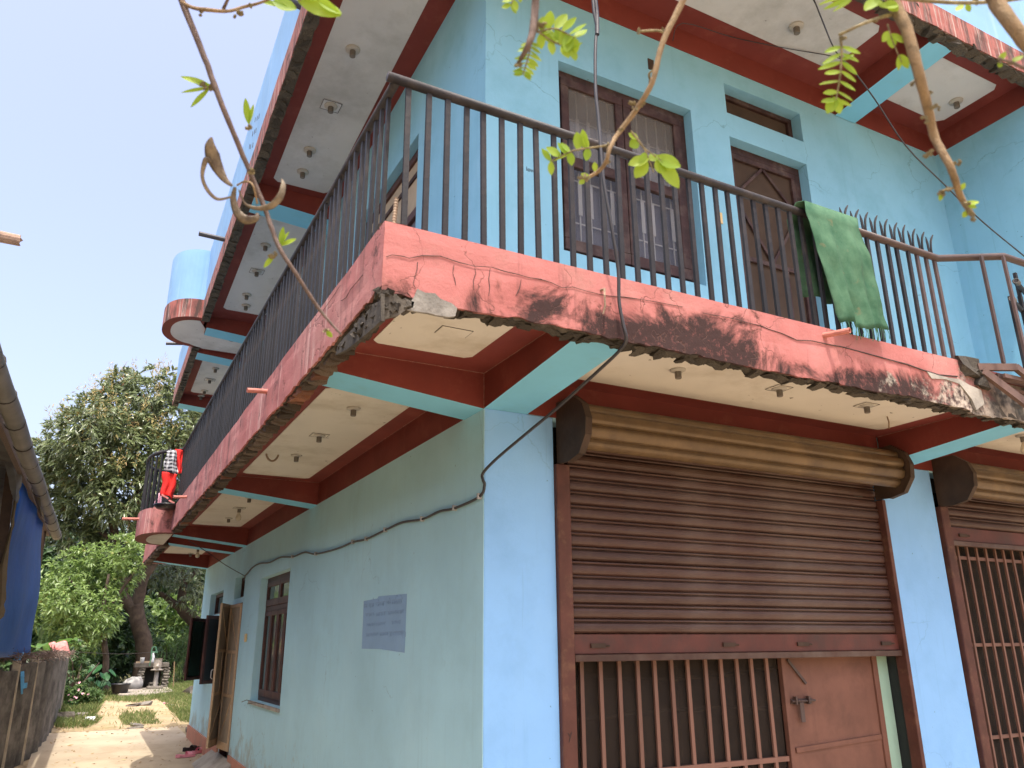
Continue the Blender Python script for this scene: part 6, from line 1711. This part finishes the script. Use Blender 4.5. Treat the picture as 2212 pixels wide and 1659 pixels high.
def frond(t, d, rachis, n, L, wd, r=4, ang=55, sides=(1, -1), taper=True, start=.15):
    P = smooth_path([dep(x, y, d) for x, y in rachis], 6); s = d / FPX
    MB().tube(P, [r * s / 2 * (1 - .5 * i / len(P)) for i in range(len(P))], 6).build('leaf_stalk', M['bud'], t)
    for k in range(n):
        f = start + (1 - start) * k / max(1, n - 1); i = min(len(P) - 2, int(f * (len(P) - 1))); p = P[i].lerp(P[i + 1], f * (len(P) - 1) - i); tn = (P[i + 1] - P[i]).normalized()
        for sd in sides:
            a = radians(ang * random.uniform(.85, 1.15)) * sd
            sidev = FW.cross(tn).normalized()
            dv = tn * cos(a) + sidev * sin(a) + FW * random.uniform(-.25, .25)
            l = L * s * (1 - (.25 * abs(f - .5) * 2 if taper else 0)) * random.uniform(.9, 1.1)
            leaflet(t, p, p + dv.normalized() * l, 1.1 * wd * s * random.uniform(.85, 1.1))
def buds(t, d, L_, s=9):
    for (x, y) in L_:
        k = d / FPX * s * random.uniform(.55, 1.05)
        for _ in range(3):
            inst('bud', bud_me, t, Matrix.Translation(dep(x + random.uniform(-s, s) * .6, y + random.uniform(-s, s) * .6, d - .004)) @ rotr(1.5) @ Matrix.Diagonal((k, k * .7, k * .8, 1)))
def single(t, d, x0, y0, x1, y1, wd): leaflet(t, dep(x0, y0, d), dep(x1, y1, d), wd * 1.25 * d / FPX)
# 1: long bare twig with pods, left
d = 1.75
b1 = branch('long thin twig with curled dry pods crossing the sky and the balcony edge', 'branch', [([(360, -90), (392, 0), (440, 120), (480, 228), (535, 360), (572, 450), (602, 532), (640, 592), (690, 668), (738, 724)], [17, 15, 13, 12, 11, 11, 10, 9, 8, 4]), ([(392, 4), (415, 16), (445, 21), (492, 24), (530, 14), (562, 6), (600, -10)], [9, 8, 9, 7, 7, 6, 5]), ([(483, 18), (488, 8), (497, -12)], [8, 7, 6]), ([(556, 440), (546, 400), (530, 392), (512, 400)], [5, 4, 5, 4])], d, ['twig_dark', 'twig', 'twig_dark', 'twig'])
buds(b1, d, [(440, 185), (457, 190), (537, 275), (435, 28), (508, 30), (520, 26), (538, 12), (705, 716), (606, 530), (590, 553), (545, 372)], 9)
for a in ((455, 186, 390, 165, 15), (455, 190, 392, 200, 10), (452, 192, 412, 232, 11), (460, 188, 420, 178, 10), (538, 268, 530, 212, 14), (538, 268, 548, 225, 8), (606, 530, 612, 490, 10), (606, 530, 640, 516, 12), (604, 530, 625, 500, 10), (592, 552, 570, 578, 11), (705, 716, 718, 728, 9), (590, 2, 640, 20, 26), (565, 4, 620, 14, 12)):
    single(b1, d, *a)
def pod(t, d, pts, wds, twist=0, name='seed_pod'):
    P = smooth_path([dep(x, y, d + .01 * sin(i + twist)) for i, (x, y) in enumerate(pts)], 6); s = d / FPX
    Wd = np.interp(np.linspace(0, 1, len(P)), np.linspace(0, 1, len(wds)), wds); rows = []
    for i, p in enumerate(P):
        tn = (P[min(i + 1, len(P) - 1)] - P[max(i - 1, 0)]).normalized(); sv = FW.cross(tn).normalized(); th = twist * i / len(P)
        sv2 = sv * cos(th) + FW * sin(th); nv = tn.cross(sv2); h = 1.05 * float(Wd[i]) * s / 2
        rows.append([tuple(p + sv2 * h), tuple(p + sv2 * h * .5 - nv * h * .16), tuple(p - nv * h * .20), tuple(p - sv2 * h * .5 - nv * h * .16), tuple(p - sv2 * h), tuple(p - sv2 * h * .5 + nv * h * .10), tuple(p + nv * h * .14), tuple(p + sv2 * h * .5 + nv * h * .10)])
    MB().grid(rows, wrap=True).build(name, M['pod'], t, smooth=True)
pod(b1, d, [(502, 402), (486, 388), (470, 362), (459, 336), (454, 314), (457, 296)], [4, 13, 24, 31, 22, 3])
pod(b1, d, [(500, 425), (470, 430), (448, 410), (437, 380), (445, 345), (456, 352)], [4, 7, 8, 7, 12, 6], .6)
pod(b1, d, [(508, 404), (504, 430), (512, 458), (530, 474), (552, 472), (556, 460)], [6, 14, 18, 20, 14, 5], .5)
pod(b1, d, [(516, 410), (530, 440), (556, 450), (585, 445), (605, 425), (612, 400), (608, 386)], [3, 5, 9, 14, 15, 12, 3], .9)
# the yellow-green leaf over the roof edge
d = 1.6
b1b = branch('short leafy shoot with a large yellow-green leaf at the roof edge', 'branch', [([(600, -60), (622, -20), (650, 0)], [8, 6, 4])], d)
single(b1b, d, 640, -8, 736, 34, 34); single(b1b, d, 648, -14, 690, -2, 20); single(b1b, d, 690, 4, 738, 30, 20)
# 2: short thick twig top middle
d = 1.5
b2 = branch('short thick twig with bright fern-like leaves at the top middle', 'branch', [([(1165, -80), (1157, 0), (1152, 60), (1140, 100), (1118, 138)], [20, 17, 17, 13, 7]), ([(1152, 62), (1170, 52), (1180, 50)], [7, 6, 5])], d, ['twig_dark', 'bud'])
frond(b2, d, [(1160, 70), (1200, 62), (1240, 82)], 6, 46, 22, 5, 60)
frond(b2, d, [(1160, 66), (1195, 90), (1235, 105)], 4, 36, 18, 5, 50)
frond(b2, d, [(1148, 85), (1142, 120), (1130, 160)], 9, 30, 10, 5, 65)
frond(b2, d, [(1125, -20), (1110, -2), (1104, 10)], 3, 26, 14, 4, 50)
buds(b2, d, [(1160, 60), (1168, 52), (1150, 80), (1120, 138)], 8)
# 3: long curving twig, centre
d = 1.7
b3 = branch('curving brown twig ending in fresh leaves before the upper window', 'branch', [([(1510, -80), (1476, 0), (1432, 90), (1408, 180), (1372, 240), (1338, 285), (1318, 318), (1310, 348), (1290, 372), (1258, 388)], [17, 15, 13, 12, 12, 11, 9, 9, 9, 7]), ([(1436, 72), (1420, 66), (1380, 68)], [6, 5, 5]), ([(1408, 182), (1402, 160), (1415, 150)], [6, 5, 4])], d, ['twig', 'bud', 'bud'])
frond(b3, d, [(1318, 313), (1285, 318), (1240, 325), (1190, 348)], 3, 30, 15, 5, 70, (1, -1), False, .45)
single(b3, d, 1250, 325, 1246, 285, 16); single(b3, d, 1265, 322, 1258, 280, 15); single(b3, d, 1212, 338, 1180, 318, 18); single(b3, d, 1225, 333, 1205, 308, 15); single(b3, d, 1230, 332, 1195, 348, 10)
frond(b3, d, [(1362, 282), (1385, 310), (1398, 335), (1412, 372)], 1, 30, 15, 4, 60, (1,), False, .6)
for a in ((1402, 340, 1358, 356, 26), (1402, 345, 1420, 335, 20), (1398, 350, 1372, 384, 24), (1418, 338, 1470, 360, 26), (1425, 345, 1466, 406, 28), (1418, 345, 1436, 376, 24), (1378, 300, 1358, 288, 18), (1380, 306, 1360, 316, 20), (1275, 385, 1255, 375, 12), (1262, 388, 1252, 398, 12), (1285, 370, 1285, 350, 10)):
    single(b3, d, *a)
frond(b3, d, [(1362, 282), (1390, 318), (1420, 340), (1432, 352)], 0, 1, 1, 4)
buds(b3, d, [(1436, 66), (1382, 68), (1372, 236), (1408, 178), (1342, 282), (1316, 315), (1312, 352), (1268, 384), (1254, 386), (1390, 225), (1366, 220)], 8)
# 4: thick branch, right
d = 1.45
b4 = branch('thick tan branch with knobbly buds running down the right side', 'branch', [([(1905, -90), (1928, 0), (1958, 62), (1985, 160), (2008, 250), (2020, 300), (2048, 350), (2062, 385), (2075, 425), (2102, 466)], [30, 28, 25, 22, 19, 18, 16, 15, 14, 10]), ([(1945, 28), (1900, 38), (1850, 58), (1812, 76)], [8, 8, 7, 7]), ([(1935, -6), (2010, 2), (2080, 6), (2160, 2), (2230, -8)], [10, 9, 8, 9, 9]), ([(2060, 405), (2045, 410), (2030, 412)], [6, 5, 4])], d, ['twig', 'bud', 'bud', 'bud'])
frond(b4, d, [(1815, 80), (1818, 110), (1815, 160), (1806, 215)], 7, 46, 15, 6, 68, taper=True, start=.25)
single(b4, d, 1806, 210, 1786, 245, 20); single(b4, d, 1806, 210, 1814, 246, 18); single(b4, d, 1818, 130, 1845, 118, 12)
frond(b4, d, [(1917, 52), (1922, 70), (1932, 98), (1948, 135)], 1, 30, 18, 4, 60, (1,), False, .3)
for a in ((1925, 74, 1957, 92, 20), (1924, 74, 1928, 104, 18), (1946, 118, 1962, 148, 16), (1944, 118, 1940, 152, 12), (1868, 22, 1900, -8, 22), (1880, 14, 1905, 2, 20), (1780, 20, 1850, -10, 10), (1770, 10, 1840, -14, 8), (1800, 25, 1840, 0, 10), (1940, 10, 1900, 14, 30), (1935, 4, 1920, 22, 26), (2080, 10, 2065, 24, 14), (2088, 8, 2095, 26, 12), (2085, 440, 2110, 448, 14), (2085, 440, 2115, 436, 12), (2035, 415, 2030, 434, 9), (2090, 455, 2080, 470, 10), (2075, 410, 2085, 395, 9)):
    single(b4, d, *a)
buds(b4, d, [(1820, 80), (1895, 42), (1992, 155), (1972, 178), (2010, 205), (2018, 232), (2028, 232), (1998, 258), (1990, 185), (2008, 330), (2000, 335), (2058, 352), (2068, 352), (2045, 410), (2035, 418), (2096, 458), (2090, 440), (2105, 470), (2110, 5), (2145, 5)], 9)
# 5: branch in the top right corner
d = 1.35
b5 = branch('thick tan branch end cutting the top right corner', 'branch', [([(2120, -80), (2148, -5), (2180, 45), (2230, 110)], [36, 34, 31, 30])], d)
b6 = branch('short budding twig entering at the right edge over the roof edge', 'branch', [([(2260, 165), (2212, 147), (2185, 135), (2160, 128)], [9, 8, 7, 5])], d, 'twig_dark')
for a in ((2160, 130, 2172, 112, 10), (2162, 134, 2158, 146, 10), (2185, 135, 2210, 120, 12)): single(b6, d, *a)
buds(b6, d, [(2160, 130), (2185, 134)], 8)
